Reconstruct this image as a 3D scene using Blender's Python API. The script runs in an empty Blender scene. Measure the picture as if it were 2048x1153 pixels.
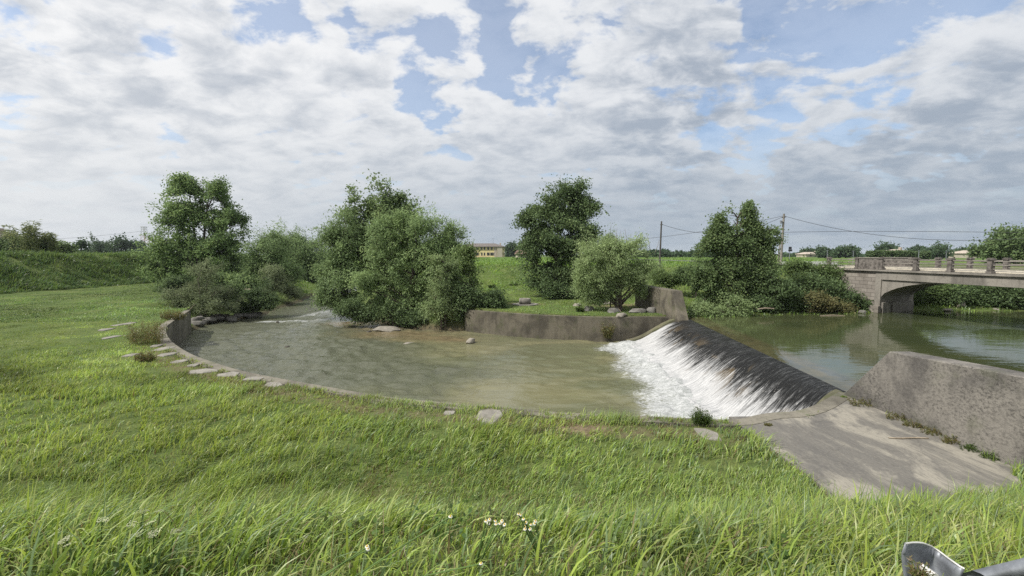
import bpy, bmesh, math, random
import numpy as np
from mathutils import Vector, noise as mnoise

PI = math.pi
R = math.radians
scn = bpy.context.scene
C = scn.collection
rng = np.random.default_rng(7)
random.seed(7)

# ------------------------------------------------------------------ camera model (2048-wide photo)
FPX, CX, CY, HOR = 882.0, 1024.0, 576.5, 510.0
CAMZ = 6.3
PIT = math.atan((CY - HOR) / FPX)

def ray(px, py):
    cx = (px - CX) / FPX
    cy = (CY - py) / FPX
    return (cx, math.cos(PIT) + cy * math.sin(PIT), -math.sin(PIT) + cy * math.cos(PIT))

def G(px, py, z):
    d = ray(px, py)
    t = (z - CAMZ) / d[2]
    return (d[0] * t, d[1] * t, z)

def D(px, py, y):
    d = ray(px, py)
    t = y / d[1]
    return (d[0] * t, y, CAMZ + d[2] * t)

def ZW(px, py, y):
    return D(px, py, y)

# ------------------------------------------------------------------ object helpers
def tag(o, label=None, cat=None, group=None, kind=None):
    if label: o['label'] = label
    if cat: o['category'] = cat
    if group: o['group'] = group
    if kind: o['kind'] = kind
    return o

def empty(name, loc, label, cat, group=None, rz=0.0):
    o = bpy.data.objects.new(name, None)
    o.empty_display_size = 0.3
    C.objects.link(o)
    o.location = loc
    o.rotation_euler = (0, 0, rz)
    return tag(o, label, cat, group)

def np_mesh(name, verts, quads=None, tris=None, mat=None, smooth=False, attrs=None, parent=None):
    me = bpy.data.meshes.new(name)
    verts = np.asarray(verts, np.float32)
    me.vertices.add(len(verts))
    me.vertices.foreach_set('co', verts.ravel())
    li, ls, n = [], [], 0
    if quads is not None and len(quads):
        q = np.asarray(quads, np.int32)
        li.append(q.ravel()); ls.append(np.arange(len(q), dtype=np.int32) * 4 + n); n += q.size
    if tris is not None and len(tris):
        t = np.asarray(tris, np.int32)
        li.append(t.ravel()); ls.append(np.arange(len(t), dtype=np.int32) * 3 + n); n += t.size
    li = np.concatenate(li); ls = np.concatenate(ls)
    me.loops.add(len(li)); me.loops.foreach_set('vertex_index', li)
    me.polygons.add(len(ls)); me.polygons.foreach_set('loop_start', ls)
    if attrs:
        for k, a in attrs.items():
            a = np.asarray(a, np.float32)
            if a.ndim == 1:
                at = me.attributes.new(k, 'FLOAT', 'POINT'); at.data.foreach_set('value', a)
            else:
                if a.shape[1] == 3:
                    a = np.concatenate([a, np.ones((len(a), 1), np.float32)], 1)
                at = me.attributes.new(k, 'FLOAT_COLOR', 'POINT'); at.data.foreach_set('color', a.ravel())
    me.update(calc_edges=True)
    me.validate()
    if smooth:
        me.polygons.foreach_set('use_smooth', np.ones(len(me.polygons), bool))
    if mat: me.materials.append(mat)
    o = bpy.data.objects.new(name, me)
    C.objects.link(o)
    if parent: o.parent = parent
    return o

class MB:
    """collects boxes, prisms, tubes -> ONE mesh object"""
    def __init__(s): s.v = []; s.f = []
    def add(s, v, f):
        n = len(s.v); s.v += [tuple(p) for p in v]; s.f += [tuple(i + n for i in q) for q in f]
    def box(s, a, b):
        (x0, y0, z0), (x1, y1, z1) = a, b
        s.add([(x0,y0,z0),(x1,y0,z0),(x1,y1,z0),(x0,y1,z0),(x0,y0,z1),(x1,y0,z1),(x1,y1,z1),(x0,y1,z1)],
              [(3,2,1,0),(4,5,6,7),(0,1,5,4),(1,2,6,5),(2,3,7,6),(3,0,4,7)])
    def hexa(s, lo, hi):   # two quads (4 pts each)
        s.add(list(lo) + list(hi), [(3,2,1,0),(4,5,6,7),(0,1,5,4),(1,2,6,5),(2,3,7,6),(3,0,4,7)])
    def prism(s, pts, z0, z1):
        n = len(pts)
        v = [(p[0], p[1], z0) for p in pts] + [(p[0], p[1], z1) for p in pts]
        s.add(v, [tuple(range(n))[::-1], tuple(range(n, 2 * n))] + [(i, (i + 1) % n, n + (i + 1) % n, n + i) for i in range(n)])
    def extr(s, pts, off):  # 3-D polygon extruded by vector
        n = len(pts)
        v = list(pts) + [(p[0] + off[0], p[1] + off[1], p[2] + off[2]) for p in pts]
        s.add(v, [tuple(range(n))[::-1], tuple(range(n, 2 * n))] + [(i, (i + 1) % n, n + (i + 1) % n, n + i) for i in range(n)])
    def tube(s, path, radii, sides=6):
        if not hasattr(radii, '__len__'): radii = [radii] * len(path)
        v, q = tubes(np.array([path], float), np.array([radii], float), sides)
        s.add([tuple(p) for p in v], [tuple(f) for f in q])
    def build(s, name, mat, parent=None, smooth=False, bevel=0.0):
        me = bpy.data.meshes.new(name); me.from_pydata(s.v, [], s.f); me.update()
        bm = bmesh.new(); bm.from_mesh(me)
        bmesh.ops.recalc_face_normals(bm, faces=bm.faces)
        if bevel > 0:
            bmesh.ops.bevel(bm, geom=list(bm.edges), offset=bevel, segments=1, affect='EDGES')
        bm.to_mesh(me); bm.free()
        if smooth:
            for p in me.polygons: p.use_smooth = True
        if mat: me.materials.append(mat)
        o = bpy.data.objects.new(name, me); C.objects.link(o)
        if parent: o.parent = parent
        return o

def tubes(paths, radii, sides=5):
    """paths (n,k,3), radii (n,k) -> verts, quads"""
    n, k, _ = paths.shape
    d = np.gradient(paths, axis=1)
    d /= np.linalg.norm(d, axis=2, keepdims=True) + 1e-9
    ref = np.where(np.abs(d[..., 2:3]) > 0.9, np.array([1.0, 0, 0]), np.array([0, 0, 1.0]))
    a = np.cross(d, ref); a /= np.linalg.norm(a, axis=2, keepdims=True) + 1e-9
    b = np.cross(d, a)
    th = np.arange(sides) * 2 * PI / sides
    v = paths[:, :, None, :] + radii[:, :, None, None] * (np.cos(th)[None, None, :, None] * a[:, :, None, :] + np.sin(th)[None, None, :, None] * b[:, :, None, :])
    idx = np.arange(n * k * sides).reshape(n, k, sides)
    nx = np.roll(idx, -1, axis=2)
    q = np.stack([idx[:, :-1], nx[:, :-1], nx[:, 1:], idx[:, 1:]], -1).reshape(-1, 4)
    return v.reshape(-1, 3), q

def vnoise(x, y, s=1.0, seed=0):
    """cheap smooth 2-D value noise, vectorised, about -1..1"""
    x = np.asarray(x, float) / s + seed * 17.31; y = np.asarray(y, float) / s + seed * 9.7
    xi, yi = np.floor(x), np.floor(y); fx, fy = x - xi, y - yi
    fx = fx * fx * (3 - 2 * fx); fy = fy * fy * (3 - 2 * fy)
    def h(a, b):
        t = np.sin(a * 127.1 + b * 311.7) * 43758.5453
        return (t - np.floor(t)) * 2 - 1
    return (h(xi, yi) * (1 - fx) + h(xi + 1, yi) * fx) * (1 - fy) + (h(xi, yi + 1) * (1 - fx) + h(xi + 1, yi + 1) * fx) * fy

def sstep(a, b, x):
    t = np.clip((np.asarray(x, float) - a) / (b - a), 0, 1)
    return t * t * (3 - 2 * t)

# ------------------------------------------------------------------ material helpers
def mat(name):
    m = bpy.data.materials.new(name); m.use_nodes = True
    nt = m.node_tree; nt.nodes.clear()
    out = nt.nodes.new('ShaderNodeOutputMaterial')
    return m, nt, out

class N:
    def __init__(s, nt): s.nt = nt
    def node(s, t, **kw):
        n = s.nt.nodes.new(t)
        for k, v in kw.items():
            setattr(n, k, v)
        return n
    def link(s, a, b): s.nt.links.new(a, b)
    def val(s, inp, v):
        if hasattr(v, 'is_output') or isinstance(v, bpy.types.NodeSocket): s.link(v, inp)
        else: inp.default_value = v
    def math(s, op, a, b=None, c=None, clamp=False):
        n = s.node('ShaderNodeMath', operation=op, use_clamp=clamp)
        s.val(n.inputs[0], a)
        if b is not None: s.val(n.inputs[1], b)
        if c is not None: s.val(n.inputs[2], c)
        return n.outputs[0]
    def smooth(s, x, a, b):
        n = s.node('ShaderNodeMapRange', interpolation_type='SMOOTHSTEP')
        s.val(n.inputs[0], x); n.inputs[1].default_value = a; n.inputs[2].default_value = b
        return n.outputs[0]
    def lin(s, x, a, b, c=0.0, d=1.0):
        n = s.node('ShaderNodeMapRange')
        s.val(n.inputs[0], x); n.inputs[1].default_value = a; n.inputs[2].default_value = b
        n.inputs[3].default_value = c; n.inputs[4].default_value = d
        return n.outputs[0]
    def mix(s, f, a, b):
        n = s.node('ShaderNodeMix', data_type='RGBA')
        s.val(n.inputs[0], f)
        for i, v in ((6, a), (7, b)):
            if isinstance(v, (tuple, list)): v = (*v, 1.0) if len(v) == 3 else v
            s.val(n.inputs[i], v)
        return n.outputs[2]
    def noise(s, vec, scale, detail=4, rough=0.55, dist=0.0, col=False):
        n = s.node('ShaderNodeTexNoise')
        if vec is not None: s.link(vec, n.inputs['Vector'])
        n.inputs['Scale'].default_value = scale; n.inputs['Detail'].default_value = detail
        n.inputs['Roughness'].default_value = rough; n.inputs['Distortion'].default_value = dist
        return n.outputs[1 if col else 0]
    def voro(s, vec, scale, feature='F1'):
        n = s.node('ShaderNodeTexVoronoi', feature=feature)
        if vec is not None: s.link(vec, n.inputs['Vector'])
        n.inputs['Scale'].default_value = scale
        return n.outputs[0]
    def pos(s): return s.node('ShaderNodeNewGeometry').outputs['Position']
    def obj(s): return s.node('ShaderNodeTexCoord').outputs['Object']
    def scale(s, vec, sc, loc=(0, 0, 0), rot=(0, 0, 0)):
        n = s.node('ShaderNodeMapping')
        s.link(vec, n.inputs[0]); n.inputs['Scale'].default_value = sc; n.inputs['Location'].default_value = loc; n.inputs['Rotation'].default_value = rot
        return n.outputs[0]
    def bump(s, h, strength=0.5, dist=0.05, normal=None):
        n = s.node('ShaderNodeBump')
        n.inputs['Strength'].default_value = strength; n.inputs['Distance'].default_value = dist
        s.link(h, n.inputs['Height'])
        if normal is not None: s.link(normal, n.inputs['Normal'])
        return n.outputs[0]
    def attr(s, name, col=False):
        n = s.node('ShaderNodeAttribute'); n.attribute_name = name
        return n.outputs['Color'] if col else n.outputs['Fac']
    def bsdf(s, color, rough=0.8, normal=None, spec=0.3, metal=0.0, ior=None):
        n = s.node('ShaderNodeBsdfPrincipled')
        if isinstance(color, (tuple, list)): color = (*color, 1.0)
        s.val(n.inputs['Base Color'], color); s.val(n.inputs['Roughness'], rough)
        n.inputs['Specular IOR Level'].default_value = spec; n.inputs['Metallic'].default_value = metal
        if ior: n.inputs['IOR'].default_value = ior
        if normal is not None: s.link(normal, n.inputs['Normal'])
        return n.outputs[0]
    def mixsh(s, f, a, b):
        n = s.node('ShaderNodeMixShader'); s.val(n.inputs[0], f); s.link(a, n.inputs[1]); s.link(b, n.inputs[2])
        return n.outputs[0]

def leaf_mat(name, c0, c1, c2, trans=0.35, rough=0.6, spec=0.18):
    trans = min(0.5, trans + 0.12)
    """c0..c1 by per-leaf tint; c2 the rarer young leaf colour"""
    m, nt, out = mat(name); n = N(nt)
    t = n.attr('tint')
    col = n.mix(n.smooth(t, 0.0, 0.75), c0, c1)
    col = n.mix(n.smooth(t, 0.72, 1.0), col, c2)
    b = n.bsdf(col, rough, None, spec)
    tr = n.node('ShaderNodeBsdfTranslucent')
    hs = n.node('ShaderNodeHueSaturation'); hs.inputs['Hue'].default_value = 0.485
    hs.inputs['Saturation'].default_value = 1.0; hs.inputs['Value'].default_value = 1.3
    n.link(col, hs.inputs['Color']); n.link(hs.outputs[0], tr.inputs[0])
    n.link(n.mixsh(trans, b, tr.outputs[0]), out.inputs[0])
    return m

def blade_mat(name, trans=0.4, rough=0.4, spec=0.4):
    m, nt, out = mat(name); n = N(nt)
    col = n.attr('col', True)
    b = n.bsdf(col, rough, None, spec)
    tr = n.node('ShaderNodeBsdfTranslucent')
    hs = n.node('ShaderNodeHueSaturation'); hs.inputs['Hue'].default_value = 0.49
    hs.inputs['Saturation'].default_value = 1.05; hs.inputs['Value'].default_value = 1.3
    n.link(col, hs.inputs['Color']); n.link(hs.outputs[0], tr.inputs[0])
    n.link(n.mixsh(trans, b, tr.outputs[0]), out.inputs[0])
    return m

def concrete_mat(name, light, dark, stain=0.5, streak=0.5, scale=1.0, moss=0.0, thr=(0.42, 0.62), grain=0.3):
    m, nt, out = mat(name); n = N(nt)
    p = n.pos()
    big = n.noise(p, 0.55 * scale, 5, 0.6, 0.4)
    fine = n.noise(p, 9 * scale, 6, 0.7)
    pit = n.noise(p, 38 * scale, 3, 0.6)
    vert = n.noise(n.scale(p, (1.3, 1.3, 0.16)), 1.6, 7, 0.7, 0.6)
    col = n.mix(n.math('MULTIPLY', n.smooth(big, *thr), stain), light, dark)
    col = n.mix(n.math('MULTIPLY', n.smooth(vert, 0.48, 0.68), streak), col, [c * 0.55 for c in dark])
    col = n.mix(n.math('MULTIPLY', n.smooth(fine, 0.5, 0.72), 0.55), col, [c * 0.6 for c in dark])
    col = n.mix(n.math('MULTIPLY', n.smooth(pit, 0.55, 0.72), 0.4), col, [min(1, c * 1.35) for c in light])
    gr_ = n.noise(n.scale(p, (1, 1, 1.6)), 11 * scale, 10, 0.84)
    col = n.mix(n.math('MULTIPLY', n.math('MULTIPLY', n.smooth(gr_, 0.46, 0.60), grain), n.lin(n.noise(p, 0.9 * scale, 5, 0.65, 0.6), 0.35, 0.6, 0.25, 1.0)), col, [c * 0.42 for c in dark])
    if moss > 0:
        mo = n.noise(p, 1.3, 5, 0.6)
        col = n.mix(n.math('MULTIPLY', n.smooth(mo, 0.52, 0.66), moss), col, (0.06, 0.075, 0.025))
    h = n.math('ADD', n.math('MULTIPLY', fine, 0.6), n.math('MULTIPLY', pit, 0.4))
    n.link(n.bsdf(col, 0.88, n.bump(h, 0.6, 0.02), 0.25), out.inputs[0])
    return m

def rock_mat(name, a, b):
    m, nt, out = mat(name); n = N(nt)
    p = n.pos()
    f = n.noise(p, 2.5, 6, 0.65, 0.5); g = n.noise(p, 14, 5, 0.7)
    col = n.mix(n.smooth(f, 0.35, 0.65), a, b)
    col = n.mix(n.math('MULTIPLY', n.smooth(g, 0.52, 0.7), 0.6), col, [c * 0.45 for c in b])
    n.link(n.bsdf(col, 0.85, n.bump(g, 0.7, 0.03), 0.25), out.inputs[0])
    return m

def plain_mat(name, c, rough=0.7, var=0.25, scale=4.0, spec=0.3, metal=0.0, bump=0.2):
    m, nt, out = mat(name); n = N(nt)
    p = n.pos()
    f = n.noise(p, scale, 5, 0.6); g = n.noise(p, scale * 7, 4, 0.6)
    col = n.mix(n.smooth(f, 0.3, 0.7), [x * (1 - var) for x in c], [min(1, x * (1 + var)) for x in c])
    n.link(n.bsdf(col, rough, n.bump(g, bump, 0.01), spec, metal), out.inputs[0])
    return m

# ------------------------------------------------------------------ key shapes of the place
ZL, ZU, LAWN = 0.0, 1.80, 1.85
NW = [(8.9, 12.55), (8.3, 12.2), (7.0, 12.05)]
for px, py in [(1480, 843), (1381, 840), (1278, 834), (1142, 830), (1022, 818), (937, 812), (897, 808), (781, 798), (678, 780), (576, 762), (490, 746),
               (430, 728), (380, 710), (346, 688), (333, 672), (331, 658), (336, 651), (356, 637), (381, 621)]:
    g = G(px, py, LAWN); NW.append((g[0], g[1]))
NW[0] = (10.55, 13.95)
def smooth_poly(pts, it=1):
    for _ in range(it):
        out = [pts[0]]
        for a, b in zip(pts[:-1], pts[1:]):
            out.append((0.75 * a[0] + 0.25 * b[0], 0.75 * a[1] + 0.25 * b[1])); out.append((0.25 * a[0] + 0.75 * b[0], 0.25 * a[1] + 0.75 * b[1]))
        out.append(pts[-1]); pts = out
    return pts
NWs = smooth_poly(NW, 2)
LB = [G(px, py, 0)[:2] for px, py in [(400, 650), (455, 641), (520, 633), (548, 620), (590, 606)]] + [(-32, 72), (-36, 86), (-44, 104), (-60, 130)]
RB = [(-46, 134), (-32, 108), (-25, 88), (-22, 72)] + [G(px, py, 0)[:2] for px, py in [(655, 606), (672, 618), (700, 634), (745, 643), (800, 652), (870, 660)]]
FW = [G(px, py, 0)[:2] for px, py in [(930, 663), (1056, 676), (1142, 681), (1227, 684), (1278, 682)]] + [(11.9, 31.75)]
FWs = smooth_poly(FW, 1)
C0, C1 = (10.75, 14.0), (12.25, 31.15)      # weir crest ends
F0, F1 = (7.3, 12.15), (8.3, 31.6)          # weir foot ends
LOWPOLY = NWs + LB + RB + FWs
UPPOLY = [C1, (12.9, 30.9), (15, 31.3), (18, 31.4), (20, 32.4), (23.5, 32.8), (26.5, 33.2), (28.4, 34.0), (31.6, 35.3), (36, 34.6), (41, 34), (60, 36), (160, 60),
          (160, 20), (60, 11), (30, 9.5), (18, 9.2), (10.85, 8.5), (10.85, 13.6), C0]

def poly_sd(x, y, poly):
    """signed distance (inside negative), vectorised"""
    x = np.asarray(x, float); y = np.asarray(y, float)
    d2 = np.full(x.shape, 1e18); inside = np.zeros(x.shape, bool)
    n = len(poly)
    for i in range(n):
        ax, ay = poly[i]; bx, by = poly[(i + 1) % n]
        ex, ey = bx - ax, by - ay
        t = np.clip(((x - ax) * ex + (y - ay) * ey) / (ex * ex + ey * ey + 1e-12), 0, 1)
        dx, dy = x - ax - t * ex, y - ay - t * ey
        d2 = np.minimum(d2, dx * dx + dy * dy)
        if ay != by:
            c = ((ay > y) != (by > y)) & (x < (bx - ax) * (y - ay) / (by - ay) + ax)
            inside ^= c
    d = np.sqrt(d2)
    return np.where(inside, -d, d)

def toe_y(x):
    return 7.35 + 0.95 * sstep(5.5, 11, x) + 0.5 * sstep(9.4, 10.4, x)

SLAB = [(5.95, 7.2), (10.52, 7.2), (10.52, 13.55), (8.6, 12.02), (8.15, 11.9), (5.95, 11.8)]

def hmap(x, y, full=False):
    x = np.asarray(x, float); y = np.asarray(y, float)
    h = np.full(x.shape, LAWN)
    # ordinary field / bank behind the island and to the right
    toe = 57 - 21 * sstep(6, 13, x) - 2 * sstep(18, 26, x)
    crest = 71 - 14 * sstep(6, 14, x) - 15 * sstep(17, 28, x)
    k = sstep(0, 1, (y - toe) / (crest - toe))
    plain = 4.85
    hb = LAWN + (plain + 0.1 * np.exp(-((y - crest - 2) / 5.0) ** 2) * (x < 14) - LAWN) * k
    h = np.where(y > 30, hb, h)
    h = h + 0.22 * np.exp(-((y - 52) / 2.0) ** 2) * sstep(-8, -2, x) * (1 - sstep(9, 12, x))
    # left levee
    lv = sstep(-55.5, -66, x)
    hl = LAWN + (6.25 - LAWN) * lv
    back = sstep(-71, -80, x)
    hl = hl + (5.0 - hl) * back
    h = np.where(x < -55.5, np.maximum(hl, np.where(y > 75, h * 0 + 0, 0)), h)
    h = np.where((x > -55.5) & (x < -25) & (y > 57), LAWN + (h - LAWN) * sstep(120, 180, y), h)
    h = np.where((y > 150), h + (4.9 - h) * sstep(150, 200, y), h)
    # near levee (the photographer stands on it)
    t = toe_y(x)
    k2 = np.clip((t - y) / (t - 1.9), 0, 1)
    k2 = k2 * 0.35 + 0.65 * k2 * k2 * (3 - 2 * k2)
    hn = LAWN + 2.9 * k2
    h = np.where(y < 20, np.maximum(hn, LAWN), h)
    h = h + 0.05 * vnoise(x, y, 1.7, 1) + 0.10 * vnoise(x, y, 6.0, 2) * sstep(30, 60, np.hypot(x, y))
    # under slab
    ss = poly_sd(x, y, SLAB)
    h = np.where((ss < 0.05) & (y > t), np.minimum(h, 1.76), h)
    ug = sstep(0.8, 0.2, np.abs(ss)) * (y > t)
    # water courses
    sl = poly_sd(x, y, LOWPOLY)
    nat = ((y > 36.2) | ((x < -3.7) & (y > 30) & (x > -18)))
    nat = nat & ~((x < -20) & (y < 36.4))
    nat = nat & ~((x > -3.9) & (y < 40))
    wid = np.where(nat, np.where(x < -15, 4.8, 2.6), 0.12)
    off = np.where(nat, -0.2, 0.22)
    kk = np.clip((sl - off) / wid, 0, 1)
    kk = np.where(nat, kk ** 0.8, kk)
    bed = -0.55 + 0.08 * vnoise(x, y, 1.1, 3)
    bed = bed + np.where(nat, 0.5, 0) * sstep(-1.6, 0, sl)
    h = np.where(sl < 6, bed + (h - bed) * kk, h)
    su = poly_sd(x, y, UPPOLY)
    natu = (y > 28) & (x > 12.4)
    widu = np.where(natu, 4.0, 0.1); offu = np.where(natu, -0.3, 0.12)
    ku = np.clip((su - offu) / widu, 0, 1)
    ku = np.where(natu, ku ** 0.8, ku)
    bu = 1.2 + 0 * x
    bu = np.where(natu, 1.2 + 0.5 * sstep(-1.5, 0, su), bu)
    use = (su < 5) & ((su < 0.3) | natu) & (x > 10.6)
    h = np.where(use, bu + (h - bu) * ku, h)
    if full: return h, sl, su, ss
    return h

def hz(x, y):
    return float(hmap(np.array([x]), np.array([y]))[0])

# ------------------------------------------------------------------ GROUND
def axis(lo, hi, step, far_lo, far_hi, gr=1.09):
    core = list(np.arange(lo, hi + 1e-6, step))
    s, v, left = step, lo, []
    while v > far_lo:
        s *= gr; v -= s; left.append(v)
    s, v, right = step, hi, []
    while v < far_hi:
        s *= gr; v += s; right.append(v)
    return np.array(left[::-1] + core + right)

def grid_mesh(xs, ys):
    X, Y = np.meshgrid(xs, ys)
    ny, nx = X.shape
    i = np.arange(nx * ny).reshape(ny, nx)
    q = np.stack([i[:-1, :-1], i[:-1, 1:], i[1:, 1:], i[1:, :-1]], -1).reshape(-1, 4)
    return X.ravel(), Y.ravel(), q

def ground_material():
    m, nt, out = mat('ground_soil'); n = N(nt)
    p = n.pos()
    z = n.attr('zone', True)
    sep = n.node('ShaderNodeSeparateColor'); n.link(z, sep.inputs[0])
    bare, bed, field = sep.outputs[0], sep.outputs[1], sep.outputs[2]
    n1 = n.noise(p, 0.35, 6, 0.6, 0.3); n2 = n.noise(p, 3.5, 6, 0.65); n3 = n.noise(p, 22, 4, 0.7)
    g = n.mix(n.smooth(n1, 0.35, 0.65), (0.070, 0.105, 0.028), (0.105, 0.130, 0.038))
    g = n.mix(n.smooth(n2, 0.42, 0.68), g, (0.062, 0.092, 0.026))
    g = n.mix(n.math('MULTIPLY', n.smooth(n3, 0.5, 0.75), 0.6), g, (0.145, 0.165, 0.06))
    fld = n.mix(n.smooth(n.noise(n.scale(p, (0.12, 1.3, 1)), 0.35, 4, 0.6), 0.4, 0.6), (0.065, 0.115, 0.022), (0.10, 0.15, 0.032))
    g = n.mix(field, g, fld)
    soil = n.mix(n.smooth(n2, 0.35, 0.65), (0.20, 0.155, 0.10), (0.12, 0.095, 0.06))
    g = n.mix(n.smooth(n.math('ADD', bare, n.math('MULTIPLY', n.math('SUBTRACT', n2, 0.5), 1.1)), 0.35, 0.75), g, soil)
    bedc = n.mix(n.smooth(n2, 0.4, 0.6), (0.10, 0.082, 0.05), (0.05, 0.045, 0.03))
    g = n.mix(bed, g, bedc)
    h = n.math('ADD', n2, n.math('MULTIPLY', n3, 0.5))
    n.link(n.bsdf(g, 0.95, n.bump(h, 0.8, 0.08), 0.15), out.inputs[0])
    return m

xs = axis(-34, 36, 0.25, -2600, 2600)
ys = axis(-2, 47, 0.25, -60, 4200)
X, Y, q = grid_mesh(xs, ys)
H, SL, SU, SS = hmap(X, Y, True)
bare = np.zeros(len(X)); 
bx, by, _ = G(1052, 608, 1.85)
bare += 0.75 * np.exp(-(((X - bx) / 3.0) ** 2 + ((Y - by) / 1.8) ** 2))
bare += 0.55 * np.exp(-((SL - 1.0) / 0.9) ** 2) * (Y < 20) * (X < 6)
bare += 0.8 * np.exp(-((Y - 56.5) / 0.7) ** 2) * (X > 8) * (X < 26)
bare += 0.35 * np.exp(-((Y - toe_y(X)) / 0.8) ** 2) * (X > -6) * (X < 5)
for px, py, r in [(1166, 850, 0.5), (1240, 612, 1.6), (1290, 610, 1.5), (1210, 610, 1.5)]:
    gx, gy, _ = G(px, py, LAWN); bare += 0.9 * np.exp(-(((X - gx) / r) ** 2 + ((Y - gy) / r) ** 2))
bed = np.clip(sstep(0.8, -0.1, SL) + sstep(0.8, -0.1, SU) * (Y > 25), 0, 1)
field = sstep(58, 75, Y) * sstep(4, 10, X) + sstep(70, 90, Y)
zone = np.stack([np.clip(bare, 0, 1), bed, np.clip(field, 0, 1)], 1)
GROUND = np_mesh('ground', np.stack([X, Y, H], 1), q, None, ground_material(), True, {'zone': zone})
tag(GROUND, kind='structure')

# ------------------------------------------------------------------ materials
M = {}
M['conc_wall'] = concrete_mat('basin_concrete', (0.20, 0.185, 0.15), (0.10, 0.092, 0.075), 0.8, 0.5, 1.0, 0.35)
M['conc_far'] = concrete_mat('dark_stained_concrete', (0.145, 0.13, 0.10), (0.06, 0.054, 0.043), 0.9, 0.5, 1.0, 0.3)
M['conc_wing'] = concrete_mat('wing_concrete', (0.34, 0.31, 0.26), (0.13, 0.115, 0.10), 0.95, 0.75, 1.0, 0.0, (0.38, 0.6))
M['conc_bridge'] = concrete_mat('bridge_concrete', (0.25, 0.232, 0.203), (0.115, 0.107, 0.095), 0.7, 0.5, 0.8)
M['bark'] = plain_mat('bark', (0.075, 0.062, 0.048), 0.9, 0.4, 6)
M['bark_pale'] = plain_mat('bark_pale', (0.17, 0.15, 0.12), 0.9, 0.35, 6)
M['dead_wood'] = plain_mat('dead_wood', (0.26, 0.215, 0.16), 0.9, 0.3, 6)
M['rock'] = rock_mat('rock_grey', (0.20, 0.193, 0.178), (0.115, 0.108, 0.097))
M['rock_pale'] = rock_mat('rock_pale', (0.27, 0.248, 0.21), (0.175, 0.16, 0.135))
M['rock_dark'] = rock_mat('rock_dark_wet', (0.10, 0.09, 0.075), (0.05, 0.045, 0.04))
M['flag'] = rock_mat('stone_flag', (0.26, 0.245, 0.215), (0.17, 0.16, 0.14))
M['steel'] = plain_mat('galvanised_steel', (0.21, 0.225, 0.25), 0.5, 0.3, 9, 0.5, 0.35, 0.15)
M['steel_white'] = plain_mat('pale_steel', (0.55, 0.55, 0.53), 0.5, 0.15, 8)
M['dark_sign'] = plain_mat('sign_back', (0.03, 0.032, 0.036), 0.6, 0.2, 8)
M['pole_wood'] = plain_mat('pole_wood', (0.20, 0.185, 0.16), 0.85, 0.3, 5)
M['pole_dark'] = plain_mat('pole_dark', (0.075, 0.07, 0.066), 0.85, 0.3, 5)
M['cable'] = plain_mat('cable_black', (0.05, 0.05, 0.055), 0.6, 0.1, 3)
M['plaster'] = plain_mat('yellow_plaster', (0.62, 0.52, 0.27), 0.9, 0.08, 0.5)
M['plaster_pale'] = plain_mat('pale_plaster', (0.34, 0.31, 0.25), 0.9, 0.08, 0.5)
M['stone_trim'] = plain_mat('stone_trim', (0.36, 0.31, 0.26), 0.9, 0.2, 2)
M['roof'] = plain_mat('roof_tiles', (0.13, 0.115, 0.105), 0.9, 0.25, 2)
M['roof_red'] = plain_mat('red_roof_tiles', (0.17, 0.115, 0.09), 0.9, 0.25, 2)
M['window'] = plain_mat('window_glass', (0.018, 0.018, 0.02), 0.2, 0.1, 1, 0.5)
M['asphalt'] = plain_mat('asphalt', (0.10, 0.098, 0.092), 0.95, 0.25, 3)
M['kerb'] = plain_mat('pale_kerb', (0.50, 0.46, 0.38), 0.9, 0.2, 3)
M['blade'] = blade_mat('grass_blades')
M['straw'] = plain_mat('dry_stems', (0.23, 0.18, 0.09), 0.9, 0.3, 6)
M['petal'] = plain_mat('white_petals', (0.78, 0.78, 0.74), 0.7, 0.05, 9)
M['pollen'] = plain_mat('yellow_centre', (0.55, 0.38, 0.05), 0.8, 0.1, 9)
M['umbel'] = plain_mat('pale_umbel', (0.36, 0.38, 0.24), 0.8, 0.1, 9)
M['stem'] = plain_mat('green_stem', (0.07, 0.12, 0.03), 0.8, 0.2, 9)

M['l_poplar'] = leaf_mat('poplar_leaves', (0.1084, 0.1686, 0.0647), (0.1836, 0.2765, 0.1028), (0.2965, 0.3839, 0.1409), 0.32)
M['l_poplar_fresh'] = leaf_mat('poplar_fresh_leaves', (0.1071, 0.164, 0.067), (0.1797, 0.2449, 0.1022), (0.2635, 0.3237, 0.138), 0.35)  # fresh green leaf colour of the island and right-bank poplars
M['l_willow'] = leaf_mat('willow_leaves', (0.1254, 0.1869, 0.0787), (0.2353, 0.3307, 0.1382), (0.3786, 0.4982, 0.2173), 0.28)
M['l_willow_grey'] = leaf_mat('grey_willow_leaves', (0.104, 0.1337, 0.0678), (0.1975, 0.2397, 0.1265), (0.2996, 0.3459, 0.1928), 0.28)
M['l_willow_pale'] = leaf_mat('light_willow_leaves', (0.1578, 0.2155, 0.0974), (0.2835, 0.3703, 0.1688), (0.4166, 0.5232, 0.2525), 0.32)  # paler leaf colour of the willow bush, young willows and waterside bush
M['l_dark'] = leaf_mat('dark_tree_leaves', (0.0704, 0.1094, 0.0467), (0.1186, 0.1758, 0.0715), (0.1947, 0.263, 0.1055), 0.25)
M['l_shrub'] = leaf_mat('shrub_leaves', (0.0739, 0.1132, 0.0484), (0.1329, 0.1959, 0.0811), (0.2232, 0.3107, 0.1231), 0.32)
M['l_bright'] = leaf_mat('bright_leaves', (0.1057, 0.1593, 0.0565), (0.1605, 0.2247, 0.0847), (0.2221, 0.2735, 0.1129), 0.4)
M['l_bamboo'] = leaf_mat('bamboo_leaves', (0.1183, 0.1543, 0.0563), (0.19, 0.2213, 0.0929), (0.2757, 0.2961, 0.1364), 0.35)
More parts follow.
